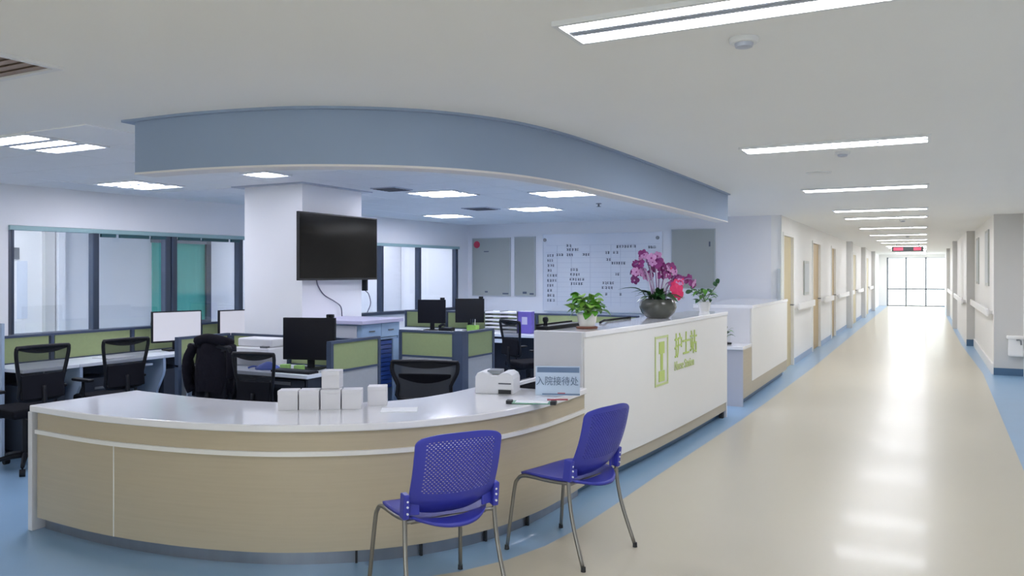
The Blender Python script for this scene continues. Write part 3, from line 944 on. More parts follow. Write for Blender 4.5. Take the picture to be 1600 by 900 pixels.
# ================================================================== OFFICE DESKS AND PARTITIONS
def partition(label, x0, y0, x1, y1, splits, top=1.0, green0=0.76, low='grey_panel', green_posts=True, group='green cubicle partitions'):
    """screen from (x0,y0) to (x1,y1); splits = panel borders as fractions"""
    a = math.atan2(y1 - y0, x1 - x0)
    L = math.hypot(x1 - x0, y1 - y0)
    t = thing('desk_partition', label, 'partition', (x0, y0, 0), a, group)
    MB().box(0, L, -0.022, 0.022, top - 0.022, top).build('top_rail', 'frame_dark', t)
    MB().box(0, L, -0.02, 0.02, green0 - 0.018, green0).build('mid_rail', 'frame_dark', t)
    MB().box(0, L, -0.02, 0.02, 0.0, 0.06).build('bottom_rail', 'frame_dark', t)
    ss = [0.0] + list(splits) + [1.0]
    for k, s in enumerate(ss):
        c = min(max(s * L, 0.016), L - 0.016)
        MB().box(c - 0.016, c + 0.016, -0.024, 0.024, 0, top - 0.022).build('post', 'frame_dark', t)
    for p, q in zip(ss, ss[1:]):
        MB().box(p * L + 0.03, q * L - 0.03, -0.014, 0.014, green0, top - 0.022).build('green_panel', 'green_panel', t)
        MB().box(p * L + 0.03, q * L - 0.03, -0.014, 0.014, 0.06, green0 - 0.018).build('lower_panel', low, t)
    return t

partition('long green-panelled partition in front of the left window', -7.17, 4.02, -7.17, 7.6, (0.162, 0.397, 0.637))
partition('left side screen of the middle cubicle, behind the jacket chair', -5.72, 4.78, -5.72, 5.36, ())
partition('rear screen of the middle cubicle, in front of the pillar', -5.69, 5.38, -4.30, 5.38, (0.5,))
partition('green side screen of the middle cubicle, right of the dark monitor', -4.27, 5.04, -4.27, 5.70, ())
partition('green screen facing the viewer, left of the dark cubicle corner post', -4.57, 6.45, -3.93, 6.45, ())
partition('green screen running back from the dark cubicle corner post', -3.87, 6.50, -3.87, 7.05, ())
pt = thing('corner_post', 'thick dark slate corner post of the right cubicle', 'post', (-3.875, 6.435, 0))
MB().box(-0.045, 0.045, -0.045, 0.045, 0.03, 1.0).build('column', 'frame_dark', pt, bevel=0.004)
MB().box(-0.05, 0.05, -0.05, 0.05, 0.0, 0.03).build('foot', 'rubber', pt)
MB().box(-0.047, 0.047, -0.047, 0.047, 1.0, 1.01).build('cap', 'frame_dark', pt)
partition('far green partition below the whiteboard wall', -6.95, 9.95, -3.3, 9.95, (0.2, 0.4, 0.6, 0.8), green0=0.76)

def curved_leg(x_front, y, name, parent, flip=1, depth=0.5):
    prof = [(0, 0.72), (0, 0.60), (-0.015, 0.55), (-0.06, 0.47), (-0.10, 0.40), (-0.125, 0.30), (-0.13, 0.0), (-depth, 0.0), (-depth, 0.72)]
    n = len(prof)
    vs = [(x_front + flip * p[0], y - 0.014, p[1]) for p in prof] + [(x_front + flip * p[0], y + 0.014, p[1]) for p in prof]
    fs = [(k, (k + 1) % n, n + (k + 1) % n, n + k) for k in range(n)] + [tuple(range(n)), tuple(reversed(range(n, 2 * n)))]
    return MB().add(vs, fs).build(name, 'desk_blue', parent, True)

ys_ = [4.01, 4.51, 5.38, 6.30, 7.35]
dl = ['white-topped desk at the left edge below the window', 'white-topped desk behind the second mesh chair below the window', 'white-topped desk carrying the lit monitor below the window', 'white-topped desk by the pillar carrying a second lit monitor']
for k, (a, b) in enumerate(zip(ys_, ys_[1:])):
    d = thing('office_desk', dl[k], 'desk', (-6.88, (a + b) / 2, 0), 0, 'desks along the window wall')
    MB().box(-7.14, -6.62, a, b - 0.004, 0.72, 0.75).build('worktop', 'desk_top', d, True, bevel=0.003)
    if k: curved_leg(-6.63, a + 0.02, 'side_panel', d)
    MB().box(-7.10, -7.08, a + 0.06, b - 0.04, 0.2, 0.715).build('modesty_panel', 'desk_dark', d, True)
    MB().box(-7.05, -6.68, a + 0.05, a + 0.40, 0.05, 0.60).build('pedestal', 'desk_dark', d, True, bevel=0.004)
    for z in (0.15, 0.34, 0.50):
        MB().box(-6.68, -6.67, a + 0.18, a + 0.32, z, z + 0.02).build('drawer_pull', 'metal_grey', d, True)
    if k: MB().box(-6.98, -6.70, b - 0.38, b - 0.06, 0.655, 0.675).build('keyboard_tray', 'desk_top', d, True)
ep = MB().box(-7.42, -6.84, 3.965, 3.99, 0.0, 1.13)
tag(ep.build('end_panel', 'desk_blue', bevel=0.003), 'tall pale blue end panel of the window desks at the left edge', 'end panel')

d = thing('office_desk', 'white-topped desk of the middle cubicle under the dark monitor', 'desk', (-5.0, 5.08, 0))
MB().box(-5.68, -4.30, 4.82, 5.35, 0.72, 0.75).build('worktop', 'desk_top', d, True, bevel=0.003)
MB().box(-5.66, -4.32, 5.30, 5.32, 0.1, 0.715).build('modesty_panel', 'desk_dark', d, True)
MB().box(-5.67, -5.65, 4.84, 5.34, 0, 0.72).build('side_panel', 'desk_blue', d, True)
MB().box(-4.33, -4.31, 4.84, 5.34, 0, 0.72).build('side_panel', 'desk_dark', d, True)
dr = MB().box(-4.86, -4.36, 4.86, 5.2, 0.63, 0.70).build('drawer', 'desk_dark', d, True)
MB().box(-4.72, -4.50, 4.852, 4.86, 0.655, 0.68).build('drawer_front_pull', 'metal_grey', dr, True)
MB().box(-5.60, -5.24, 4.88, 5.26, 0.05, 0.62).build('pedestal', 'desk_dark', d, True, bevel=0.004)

d = thing('office_desk', 'white-topped desk inside the right cubicle', 'desk', (-4.4, 6.8, 0))
MB().box(-4.56, -3.90, 6.48, 7.05, 0.72, 0.75).build('worktop', 'desk_top', d, True, bevel=0.003)
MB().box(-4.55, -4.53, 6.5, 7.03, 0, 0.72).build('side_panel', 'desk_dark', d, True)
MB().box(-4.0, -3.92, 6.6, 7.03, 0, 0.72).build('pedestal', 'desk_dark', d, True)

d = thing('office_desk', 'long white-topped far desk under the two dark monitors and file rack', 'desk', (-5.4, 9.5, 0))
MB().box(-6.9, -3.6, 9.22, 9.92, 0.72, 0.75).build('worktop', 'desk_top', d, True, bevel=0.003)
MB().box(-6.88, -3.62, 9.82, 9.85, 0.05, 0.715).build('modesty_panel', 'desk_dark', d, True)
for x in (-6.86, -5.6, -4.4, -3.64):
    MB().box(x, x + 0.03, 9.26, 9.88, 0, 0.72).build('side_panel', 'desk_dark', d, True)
MB().box(-5.1, -4.86, 9.225, 9.24, 0.64, 0.69).build('drawer_front', 'desk_top', d, True)

# ---- cabinet at the pillar
cb = thing('side_cabinet', 'pale blue cabinet with lilac top and navy trays standing against the pillar', 'cabinet', (-5.07, 6.35, 0))
MB().box(-5.43, -4.69, 6.01, 6.68, 1.065, 1.10).build('top', 'cab_lilac', cb, True, bevel=0.004)
MB().box(-5.42, -4.73, 6.05, 6.07, 0.0, 1.065).build('side', 'cab_blue', cb, True)
MB().box(-5.42, -4.73, 6.64, 6.66, 0.0, 1.065).build('side', 'cab_blue', cb, True)
MB().box(-5.42, -5.40, 6.07, 6.64, 0.0, 1.065).build('back', 'cab_blue', cb, True)
MB().box(-5.40, -4.74, 6.07, 6.64, 0.90, 0.92).build('shelf', 'cab_blue', cb, True)
MB().box(-5.40, -4.74, 6.07, 6.64, 0.03, 0.05).build('shelf', 'cab_blue', cb, True)
MB().box(-5.30, -4.78, 6.035, 6.05, 0.93, 1.05).build('side_door', 'low_end', cb, True, bevel=0.003)
for (a, b) in ((6.055, 6.35), (6.358, 6.655)):
    dr = MB().box(-4.74, -4.725, a, b, 0.925, 1.06).build('door', 'cab_blue', cb, True, bevel=0.003)
    MB().box(-4.725, -4.715, (a + b) / 2 - 0.04, (a + b) / 2 + 0.04, 0.985, 0.997).build('handle', 'metal_grey', dr, True)
MB().box(-4.74, -4.725, 6.55, 6.655, 0.05, 0.90).build('stile', 'cab_blue', cb, True)
MB().box(-4.74, -4.725, 6.055, 6.30, 0.05, 0.90).build('stile', 'cab_blue', cb, True)
for k in range(11):
    z = 0.42 + k * 0.043
    tr = MB().box(-5.0, -4.73, 6.32, 6.53, z, z + 0.036).build('tray', 'tray_blue', cb, True)

# ================================================================== MONITORS
def monitor(label, loc, rz, w=0.5, h=0.31, screen='screen_off', zb=0.09, cam_on=False, group='desk monitors'):
    t = thing('monitor', label, 'monitor', loc, rz, group)     # faces local -y
    MB().box(-w / 2, w / 2, -0.015, 0.02, zb, zb + h).build('housing', 'black_plastic', t, bevel=0.004)
    MB().box(-w / 2 + 0.012, w / 2 - 0.012, -0.0165, -0.015, zb + 0.018, zb + h - 0.012).build('screen', screen, t)
    MB().box(-0.03, 0.03, 0.02, 0.045, 0.01, zb + h * 0.6).build('stand_neck', 'black_plastic', t, bevel=0.004)
    MB().box(-0.11, 0.11, -0.06, 0.12, 0.0, 0.012).build('stand_base', 'black_plastic', t, bevel=0.004)
    if cam_on:
        c = MB().box(w / 2 - 0.075, w / 2 - 0.015, -0.02, 0.02, zb + h, zb + h + 0.03).build('webcam', 'black_plastic', t, bevel=0.006)
        MB().cyl((w / 2 - 0.045, -0.02, zb + h + 0.016), (w / 2 - 0.045, -0.026, zb + h + 0.016), 0.009, n=12).build('lens', 'tv', c)
    return t
fx = face(-1, 0)
monitor('monitor with a lit white screen on the window desk', (-6.9, 5.77, 0.75), face(-1, 0.28), 0.52, 0.32, 'screen_on')
monitor('monitor with a lit white screen half hidden by the pillar', (-6.9, 6.62, 0.75), face(-1, 0.2), 0.52, 0.30, 'screen_on')
monitor('large dark monitor in the middle cubicle, above the white cartons', (-4.56, 5.14, 0.75), face(-0.30, 1), 0.46, 0.35, 'screen_off', 0.08, True)
monitor('dark monitor on the far desk, left of the pair', (-6.16, 9.45, 0.75), face(-0.3, 1), 0.40, 0.33, 'screen_off', 0.1, True)
monitor('dark monitor on the far desk, right of the pair', (-5.60, 9.55, 0.75), face(-0.5, 1), 0.40, 0.33, 'screen_off', 0.12, True)

# ================================================================== TELEVISION
tv = thing('television', 'large black wall television on the pillar', 'television', (-5.355, 6.505, 1.48))
MB().box(-0.03, 0.0, -0.62, 0.62, 0, 0.67).build('housing', 'tv_frame', tv, bevel=0.004)
MB().box(0.0, 0.0025, -0.605, 0.605, 0.022, 0.657).build('screen', 'tv', tv)
MB().box(-0.094, -0.03, -0.2, 0.2, 0.18, 0.5).build('wall_bracket', 'tv_frame', tv)
cbl = MB().tube([(-5.43, 6.22, 1.50), (-5.43, 6.25, 1.42), (-5.43, 6.34, 1.33), (-5.43, 6.50, 1.26), (-5.43, 6.60, 1.20), (-5.43, 6.62, 1.10)], 0.006, 6, smooth=5)
tag(cbl.build('television_cable', 'cable', smooth='all'), 'thin grey cable hanging from the television down the pillar', 'cable')
ps_ = thing('power_strip', 'black power strip hanging behind the right edge of the pillar', 'power strip', (-5.43, 6.985, 1.36))
MB().box(-0.03, 0.03, 0.0, 0.035, 0.0, 0.13).build('body', 'black_plastic', ps_, bevel=0.004)
MB().tube([(0.0, 0.02, 0.005), (0.02, 0.06, -0.04), (0.03, 0.08, -0.14), (0.0, 0.06, -0.24)], 0.005, 6, smooth=5).build('cord', 'cable', ps_, smooth='all')

# ================================================================== BACK WALL BOARDS
def notice(label, x0, x1, z0, z1, yw=12.9, extra=None):
    t = thing('notice_board', label, 'notice board', ((x0 + x1) / 2, yw - 0.02, z0), 0, 'grey notice boards on the back wall')
    w = (x1 - x0) / 2
    h = z1 - z0
    MB().box(-w, w, 0, 0.018, 0, h).build('backing', 'notice', t)
    MB().box(-w, w, -0.006, 0, 0, 0.012).box(-w, w, -0.006, 0, h - 0.012, h).box(-w, -w + 0.012, -0.006, 0, 0.012, h - 0.012).box(w - 0.012, w, -0.006, 0, 0.012, h - 0.012).build('frame', 'notice_frame', t)
    if extra:
        for (u, z, sw, sh) in extra:
            MB().box(u - sw, u + sw, -0.003, 0, z - sh, z + sh).build('mark', 'ink', t)
    return t
nb = notice('wide grey notice board with a red sticker in its corner', -7.50, -6.70, 1.13, 2.20, extra=[(-0.1, 0.08, 0.03, 0.015), (0.3, 0.05, 0.06, 0.012), (-0.1, 0.82, 0.05, 0.008)])
MB().cyl((-0.30, -0.004, 0.95), (-0.30, 0.0, 0.95), 0.065, n=20).build('red_sticker', 'red', nb)
notice('narrow grey notice board between the red-stickered board and whiteboard', -6.62, -6.20, 1.14, 2.21, extra=[(0.0, 0.06, 0.04, 0.02), (0.14, 0.04, 0.04, 0.015)])
notice('grey notice board behind the orchid, right of the whiteboard', -3.72, -3.0, 1.30, 2.27, extra=[(0.27, 0.72, 0.012, 0.04)])

wb = thing('whiteboard', 'large whiteboard with faint grid and handwriting on the back wall', 'whiteboard', (-4.95, 12.88, 0.88))
MB().box(-1.10, 1.08, 0, 0.018, 0, 1.36).build('board', 'board', wb)
MB().box(-1.10, 1.08, -0.006, 0, 1.345, 1.36).box(-1.10, 1.08, -0.006, 0, 0, 0.015).box(-1.10, -1.088, -0.006, 0, 0.015, 1.345).box(1.068, 1.08, -0.006, 0, 0.015, 1.345).build('frame', 'board', wb)
MB().box(-1.05, 1.03, -0.05, 0, 0.0, 0.012).build('pen_tray', 'notice_frame', wb)
gl = MB()
for z in [1.16, 1.04] + [0.94 - 0.085 * k for k in range(10)]:
    gl.box(-1.04, 1.04, -0.002, 0, z - 0.003, z + 0.003)
for x in (-0.82, -0.55, -0.2, 0.18, 0.35, 0.62, 0.85):
    gl.box(x - 0.003, x + 0.003, -0.002, 0, 0.1, 1.16)
gl.build('grid_lines', 'board_line', wb)['kind'] = 'stuff'
for x in (-1.06, 1.0):
    MB().cyl((x, -0.012, 1.26), (x, 0, 1.26), 0.03, n=16).build('magnet', 'metal_grey', wb)
# handwriting as short marker strokes, one part for each cluster
def scribble(cx, cz, w, h=0.05):
    m = MB()
    x = cx - w / 2
    while x < cx + w / 2:
        g = random.uniform(0.025, 0.05)
        for q in range(4):
            if q % 2:
                m.box(x, x + g * 0.8, -0.0035, 0, cz + (q - 1.5) * h * 0.28 - 0.004, cz + (q - 1.5) * h * 0.28 + 0.004)
            else:
                xx = x + random.uniform(0, g * 0.7)
                m.box(xx, xx + 0.009, -0.0035, 0, cz - h / 2 * random.uniform(0.4, 1), cz + h / 2 * random.uniform(0.4, 1))
        x += g + 0.012
    m.build('handwriting', 'ink', wb)['kind'] = 'stuff'
for k, w in enumerate((0.12, 0.11, 0.11, 0.09, 0.20, 0.18, 0.11, 0.09, 0.13, 0.16)):
    scribble(-0.96 + w / 2 - 0.05, 0.98 - 0.088 * k, w)
for (x, z, w) in ((-0.60, 1.15, 0.09), (-0.54, 1.08, 0.2), (-0.78, 0.99, 0.11), (-0.59, 0.99, 0.1), (-0.28, 0.99, 0.12), (-0.5, 0.73, 0.12), (-0.48, 0.645, 0.18), (-0.45, 0.56, 0.26), (-0.46, 0.485, 0.2),
                  (0.12, 1.02, 0.08), (0.27, 1.02, 0.1), (0.13, 0.90, 0.07), (0.32, 0.84, 0.26), (0.45, 1.12, 0.34), (0.30, 0.65, 0.08), (0.14, 0.5, 0.22), (0.10, 0.42, 0.17), (0.10, 0.31, 0.04), (0.36, 0.31, 0.05), (0.62, 0.66, 0.2), (0.9, 1.1, 0.12)):
    scribble(x, z, w)

# ================================================================== THINGS ON THE RECEPTION DESK
def carton(x, y, z, s, rz, label, w=None):
    t = thing('carton', label, 'box', (x, y, z), rz, 'small white cartons on the reception desk')
    w = w or s
    MB().box(-w / 2, w / 2, -s / 2, s / 2, 0, s).build('body', 'carton', t, bevel=0.002)
    MB().box(-w / 2 - 0.0008, w / 2 + 0.0008, -s / 2 - 0.0008, 0.0, s * 0.80, s + 0.0008).build('lid_flap', 'carton', t, bevel=0.001)
    return t
cz = 0.755
rzc = math.radians(33)
cs = [(-3.315, 3.565, cz, 'white carton at the left end of the row on the reception desk'), (-3.215, 3.632, cz, 'white carton second from the left in the row on the desk'),
      (-3.112, 3.70, cz, 'white carton third from the left, under the stacked one'), (-3.012, 3.768, cz, 'white carton fourth from the left in the row on the desk'),
      (-2.955, 3.937, cz, 'white carton standing apart at the right of the row')]
for x, y, z, l in cs:
    carton(x, y, z, 0.113, rzc, l)
carton(-3.085, 3.79, cz + 0.1145, 0.105, rzc, 'white carton stacked on top of the row on the desk') if False else None
carton(-3.14, 3.74, cz + 0.114, 0.105, rzc - 0.1, 'white carton stacked on top of the others on the desk')
sh = MB().obox((-2.72, 3.83, cz + 0.002), (0.21, 0.15, 0.003), Matrix.Rotation(rzc, 3, 'Z'))
tag(sh.build('paper_sheet', 'paper'), 'sheet of white paper lying on the desk right of the cartons', 'paper')

pr_ = thing('label_printer', 'small white rounded printer on the reception desk', 'printer', (-2.55, 4.72, cz), face(-0.25, 1))
def rounded_profile():
    return [(-0.13, 0.0), (-0.13, 0.11), (-0.115, 0.135), (-0.08, 0.145), (-0.045, 0.135), (-0.02, 0.120), (0.02, 0.120), (0.05, 0.138), (0.09, 0.142), (0.12, 0.125), (0.13, 0.10), (0.13, 0.0)]
pf = rounded_profile()
n = len(pf)
vs = [(x, -0.10, z) for x, z in pf] + [(x, 0.10, z) for x, z in pf]
fs = [(k, (k + 1) % n, n + (k + 1) % n, n + k) for k in range(n)] + [tuple(range(n)), tuple(reversed(range(n, 2 * n)))]
MB().add(vs, fs).build('body', 'device', pr_, bevel=0.006)
MB().box(0.03, 0.115, -0.104, -0.099, 0.066, 0.074).build('paper_slot', 'vent_dark', pr_)
MB().box(0.03, 0.115, -0.106, -0.099, 0.004, 0.030).build('lower_recess', 'rubber', pr_)
MB().box(-0.06, 0.03, -0.05, 0.06, 0.121, 0.150).build('top_tray', 'metal_grey', pr_, bevel=0.004)
tag(MB().obox((-2.36, 4.90, cz + 0.075), (0.24, 0.05, 0.022), Matrix.Rotation(0.35, 3, 'Z') @ Matrix.Rotation(-0.28, 3, 'Y')).build('white_roll_tray', 'device', bevel=0.004), 'slanting white plastic tray between the printer and desk sign', 'tray')
o = bpy.data.objects['white_roll_tray']
tag(MB().box(-2.52, -2.28, 4.95, 5.13, cz, cz + 0.05).build('black_file_tray', 'black_plastic', bevel=0.006), 'low black tray behind the white printer and sign', 'tray')

sg = thing('desk_sign', 'pale blue reception sign leaning on the desk beside the tall counter', 'sign', (-2.13, 4.76, cz), math.radians(21))
ml = Matrix.Rotation(-0.18, 3, 'X')
def slab(u0, u1, w0, w1, d0, d1, nm, m):
    b = MB().box(u0, u1, d0, d1, w0, w1)
    b.v = [tuple(ml @ Vector(p)) for p in b.v]
    return b.build(nm, m, sg)
slab(-0.145, 0.145, 0.0, 0.19, 0.0, 0.006, 'plate', 'sign_face')
slab(-0.135, 0.140, 0.148, 0.182, -0.002, 0.0, 'header_band', 'sign_band')
slab(-0.10, 0.145, 0.004, 0.012, -0.002, 0.0, 'footer_line', 'sign_band')
slab(0.0, 0.05, 0.012, 0.018, -0.002, 0.0, 'footer_mark', 'sign_red')
b = MB().box(-0.06, 0.06, 0.0, 0.06, 0.0, 0.006).build('easel_foot', 'sign_face', sg)
tp = text_part('sign_text', '入院接待处', 0.062, 'sign_text', sg, ml @ Vector((-0.142, -0.0025, 0.07)), (PI / 2 - 0.18, 0, 0), 0.0006, 0.9)

nm_ = thing('acrylic_holder', 'flat green-edged acrylic holder with black clips near the desk sign', 'holder', (-2.14, 4.40, cz), math.radians(18))
MB().box(-0.15, 0.15, -0.05, 0.05, 0.003, 0.008).build('plate', 'green_clear', nm_)
MB().box(-0.10, 0.10, -0.04, 0.04, 0.008, 0.0095).build('card', 'paper', nm_)
for s in (-1, 1):
    MB().box(s * 0.135 - 0.018, s * 0.135 + 0.018, -0.056, 0.0, 0.0, 0.022).build('clip', 'rubber', nm_, bevel=0.003)
tag(MB().obox((-2.05, 4.58, cz + 0.004), (0.13, 0.012, 0.008), Matrix.Rotation(0.5, 3, 'Z')).build('red_pen', 'sign_red'), 'red pen lying in front of the desk sign', 'pen')

# ================================================================== THINGS ON THE OFFICE DESKS
jk = MB()
vs, fs = [], []
nu, nv = 14, 10
for j in range(nv + 1):
    for i in range(nu + 1):
        a = 2 * PI * i / nu
        q = j / nv
        rx = 0.225 * (1 + 0.06 * math.sin(3 * a + q * 4)) * (0.80 + 0.2 * math.sin(PI * min(1, q + 0.25)))
        ry = 0.075 * (1 + 0.15 * math.sin(5 * a - q * 3))
        vs.append((rx * math.cos(a), ry * math.sin(a), 0.62 + 0.40 * q - 0.012 * math.cos(2 * a)))
for j in range(nv):
    for i in range(nu):
        a = j * (nu + 1) + i
        fs.append((a, a + 1, a + nu + 2, a + nu + 1))
fs.append(tuple(nv * (nu + 1) + i for i in range(nu)))
jt = thing('jacket', 'dark jacket hung over the back of an office chair', 'jacket', (-4.945, 4.48, 0), 0.0)
jt.scale = (0.90, 0.95, 1)
jk.add(vs, fs).build('body', 'jacket', jt, smooth='all')
MB().tube([(-0.14, -0.05, 1.02), (0.0, -0.06, 1.045), (0.15, -0.04, 1.03), (0.19, 0.03, 1.0)], 0.038, 8, smooth=4).build('collar', 'jacket', jt, smooth='all')
MB().tube([(-0.20, -0.03, 0.98), (-0.25, -0.06, 0.86), (-0.25, -0.05, 0.70), (-0.23, -0.03, 0.62)], 0.042, 8, smooth=4).build('sleeve', 'jacket', jt, smooth='all')
MB().tube([(0.21, 0.0, 0.99), (0.25, -0.03, 0.88), (0.25, -0.03, 0.75)], 0.042, 8, smooth=4).build('sleeve', 'jacket', jt, smooth='all')
dp = thing('desk_printer', 'boxy pale printer on the middle desk behind the mesh chairs', 'printer', (-5.17, 5.20, 0.75), 0.05)
MB().box(-0.19, 0.19, -0.11, 0.13, 0.0, 0.16).build('body', 'device', dp, bevel=0.012)
MB().box(-0.19, 0.19, -0.07, 0.13, 0.162, 0.235).build('scanner_lid', 'device', dp, bevel=0.012)
MB().box(-0.13, 0.13, -0.114, -0.108, 0.085, 0.105).build('paper_slot', 'lamp_refl', dp)
MB().box(-0.11, 0.11, -0.16, -0.10, 0.06, 0.07).build('output_tray', 'carton', dp)
MB().box(0.09, 0.17, -0.105, -0.072, 0.158, 0.175).build('control_panel', 'metal_grey', dp)
bp = thing('blue_pouch', 'blue crumpled pouch on the middle desk left of the dark monitor', 'pouch', (-4.86, 4.98, 0.75))
vs = []
for j in range(5):
    for i in range(12):
        a = 2 * PI * i / 12
        r = (1 - (j / 4.6) ** 2) * (1 + 0.2 * math.sin(2 * a + j))
        vs.append((0.11 * r * math.cos(a), 0.07 * r * math.sin(a), 0.016 * j))
fs = []
for j in range(4):
    for i in range(12):
        fs.append((j * 12 + i, j * 12 + (i + 1) % 12, (j + 1) * 12 + (i + 1) % 12, (j + 1) * 12 + i))
fs += [tuple(48 + i for i in range(12)), tuple(reversed(range(12)))]
MB().add(vs, fs).build('film', 'blue_cloth', bp, smooth='all')
MB().tube([(-0.1, 0, 0.015), (-0.15, -0.02, 0.02), (-0.18, -0.05, 0.008)], 0.008, 6, smooth=4).build('strap', 'blue_cloth', bp, smooth='all')
kb = thing('keyboard', 'black keyboard on the middle desk below the dark monitor', 'keyboard', (-4.52, 4.92, 0.75), 0.0)
MB().box(-0.20, 0.20, -0.06, 0.06, 0.0, 0.018).build('base', 'black_plastic', kb, bevel=0.004)
for r in range(4):
    MB().box(-0.19, 0.19, -0.052 + r * 0.027, -0.030 + r * 0.027, 0.018, 0.023).build('key_row', 'desk_dark', kb)
for (x, l) in ((-4.72, 'left of the two green note cubes under the dark monitor'), (-4.57, 'right of the two green note cubes under the dark monitor')):
    t = thing('note_cube', l, 'note pad', (x, 5.03, 0.75), 0.3)
    MB().box(-0.035, 0.035, -0.03, 0.03, 0, 0.045).build('pad', 'note_green', t, bevel=0.002)
    MB().box(-0.036, 0.036, -0.031, 0.031, 0.0, 0.008).build('backing_card', 'paper', t)
def papers(x, y, z, w, d, rz, label, n=3):
    t = thing('paper_stack', label, 'papers', (x, y, z), rz)
    for k in range(n):
        MB().obox((random.uniform(-.008, .008), random.uniform(-.008, .008), 0.003 + k * 0.004), (w, d, 0.0035), Matrix.Rotation(random.uniform(-.08, .08), 3, 'Z')).build('sheet', 'paper', t)
papers(-5.50, 5.0, 0.75, 0.21, 0.28, 0.1, 'stack of white papers on the middle desk beside the jacket')
papers(-6.50, 9.36, 0.75, 0.30, 0.2, 0.1, 'white papers on the far desk left of the monitors', 5)
papers(-5.15, 9.35, 0.75, 0.30, 0.22, 0.0, 'white papers on the far desk in front of the file rack', 2)
papers(-6.85, 5.0, 0.75, 0.22, 0.28, 0.1, 'white papers on the window desk behind the second chair', 2)
ph = thing('desk_phone', 'black desk telephone between the two far monitors', 'telephone', (-5.88, 9.4, 0.75), 0.2)
MB().box(-0.09, 0.09, -0.09, 0.09, 0, 0.05).build('body', 'black_plastic', ph, bevel=0.01)
MB().tube([(-0.07, -0.09, 0.07), (-0.07, -0.03, 0.085), (-0.07, 0.05, 0.085), (-0.07, 0.1, 0.07)], 0.02, 8, smooth=4).build('handset', 'black_plastic', ph, smooth='all')
MB().box(-0.02, 0.07, -0.07, 0.03, 0.05, 0.056).build('keypad', 'metal_grey', ph)

fr = thing('file_rack', 'white tiered file rack on the far desk beside the purple folder', 'file rack', (-5.05, 9.62, 0.75), 0.0)
for k in range(6):
    MB().box(-0.28, 0.20, -0.12, 0.12, 0.008 + k * 0.05, 0.030 + k * 0.05).build('tray', 'paper', fr)
for x in (-0.285, -0.05, 0.20):
    MB().box(x - 0.006, x + 0.006, -0.11, 0.11, 0, 0.29).build('upright', 'metal_grey', fr)
pf_ = thing('purple_folder', 'purple folder standing at the right end of the file rack', 'folder', (-4.73, 9.55, 0.75), 0.0)
MB().box(-0.10, 0.10, -0.05, 0.05, 0, 0.29).build('cover', 'purple', pf_, bevel=0.004)
MB().box(-0.085, 0.085, -0.04, 0.04, 0.286, 0.293).build('pages', 'paper', pf_)
MB().box(-0.04, 0.04, -0.052, -0.05, 0.12, 0.22).build('spine_label', 'cab_lilac', pf_)
dc = thing('desk_caddy', 'small green and white caddy at the left end of the file rack', 'caddy', (-5.44, 9.36, 0.75))
MB().box(-0.07, 0.07, -0.05, 0.05, 0, 0.10).build('box', 'leaf_light', dc, bevel=0.004)
for k in range(3):
    MB().cyl((-0.03 + k * 0.03, 0, 0.05), (-0.04 + k * 0.035, 0.01, 0.18), 0.005, n=8).build('pen', ('desk_dark', 'frame_dark', 'paper')[k], dc)

# ================================================================== PLANTS
def leaf_mesh(name, L, w, curl, m):
    n = 7
    vs, fs = [], []
    for i in range(n + 1):
        q = i / n
        ww = w * math.sin(PI * min(1, q * 0.92 + 0.06)) ** 0.8 * (1 - 0.25 * q)
        z = curl * (q - q * q * 1.5) * L
        vs += [(-ww, q * L, z + 0.22 * ww), (0, q * L, z), (ww, q * L, z + 0.22 * ww)]
    for i in range(n):
        a = i * 3
        fs += [(a, a + 1, a + 4, a + 3), (a + 1, a + 2, a + 5, a + 4)]
    me = MB().add(vs, fs).mesh(name)
    me.materials.append(M[m])
    for p in me.polygons: p.use_smooth = True
    return me
def put(name, me, parent, loc, rot, sc=1.0):
    o = bpy.data.objects.new(name, me)
    C.objects.link(o)
    o.parent = parent
    o.location = loc
    o.rotation_euler = rot
    o.scale = (sc, sc, sc)
    return o
LZ = 1.14
def pothos(t, base, R, H, n, seed, meshes, size):
    rnd = random.Random(seed)
    for k in range(n):
        a = rnd.uniform(0, 2 * PI)
        e = rnd.uniform(0.05, 1.0)
        r = R * math.sqrt(1 - (e * 0.85) ** 2) * rnd.uniform(0.35, 0.8)
        tip = Vector((r * math.cos(a), r * math.sin(a), base + H * e * rnd.uniform(0.7, 1.0)))
        if k % 2 == 0:
            MB().tube([(0, 0, base - 0.01), (tip.x * 0.4, tip.y * 0.4, base + (tip.z - base) * 0.75), tuple(tip)], 0.0022, 5, smooth=3).build('stem', 'stem', t, smooth='all')
        put('leaf', meshes[k % len(meshes)], t, tip, (rnd.uniform(-0.5, 0.7) - 0.2 * e, rnd.uniform(-0.4, 0.4), a - PI / 2 + rnd.uniform(-0.6, 0.6)), size * rnd.uniform(0.75, 1.15))
lm = [leaf_mesh('leaf', 0.085, 0.042, 0.35, 'leaf'), leaf_mesh('leaf', 0.085, 0.044, 0.3, 'leaf_light'), leaf_mesh('leaf', 0.08, 0.038, 0.4, 'leaf')]
pl = thing('potted_plant', 'bushy light green plant in a white pot on the near counter end', 'plant', (-2.235, 5.53, LZ))
MB().lathe([(0.074, 0.0), (0.08, 0.004), (0.08, 0.016), (0.066, 0.018)], n=28).build('saucer', 'saucer', pl, smooth=True)
MB().lathe([(0.056, 0.018), (0.066, 0.05), (0.074, 0.098), (0.078, 0.10), (0.078, 0.108), (0.07, 0.108), (0.068, 0.095)], n=28).build('pot', 'pot_white', pl, smooth=True)
MB().lathe([(0.067, 0.088), (0.01, 0.094)], n=20).build('soil', 'soil', pl)
pothos(pl, 0.11, 0.155, 0.15, 72, 3, lm, 0.95)

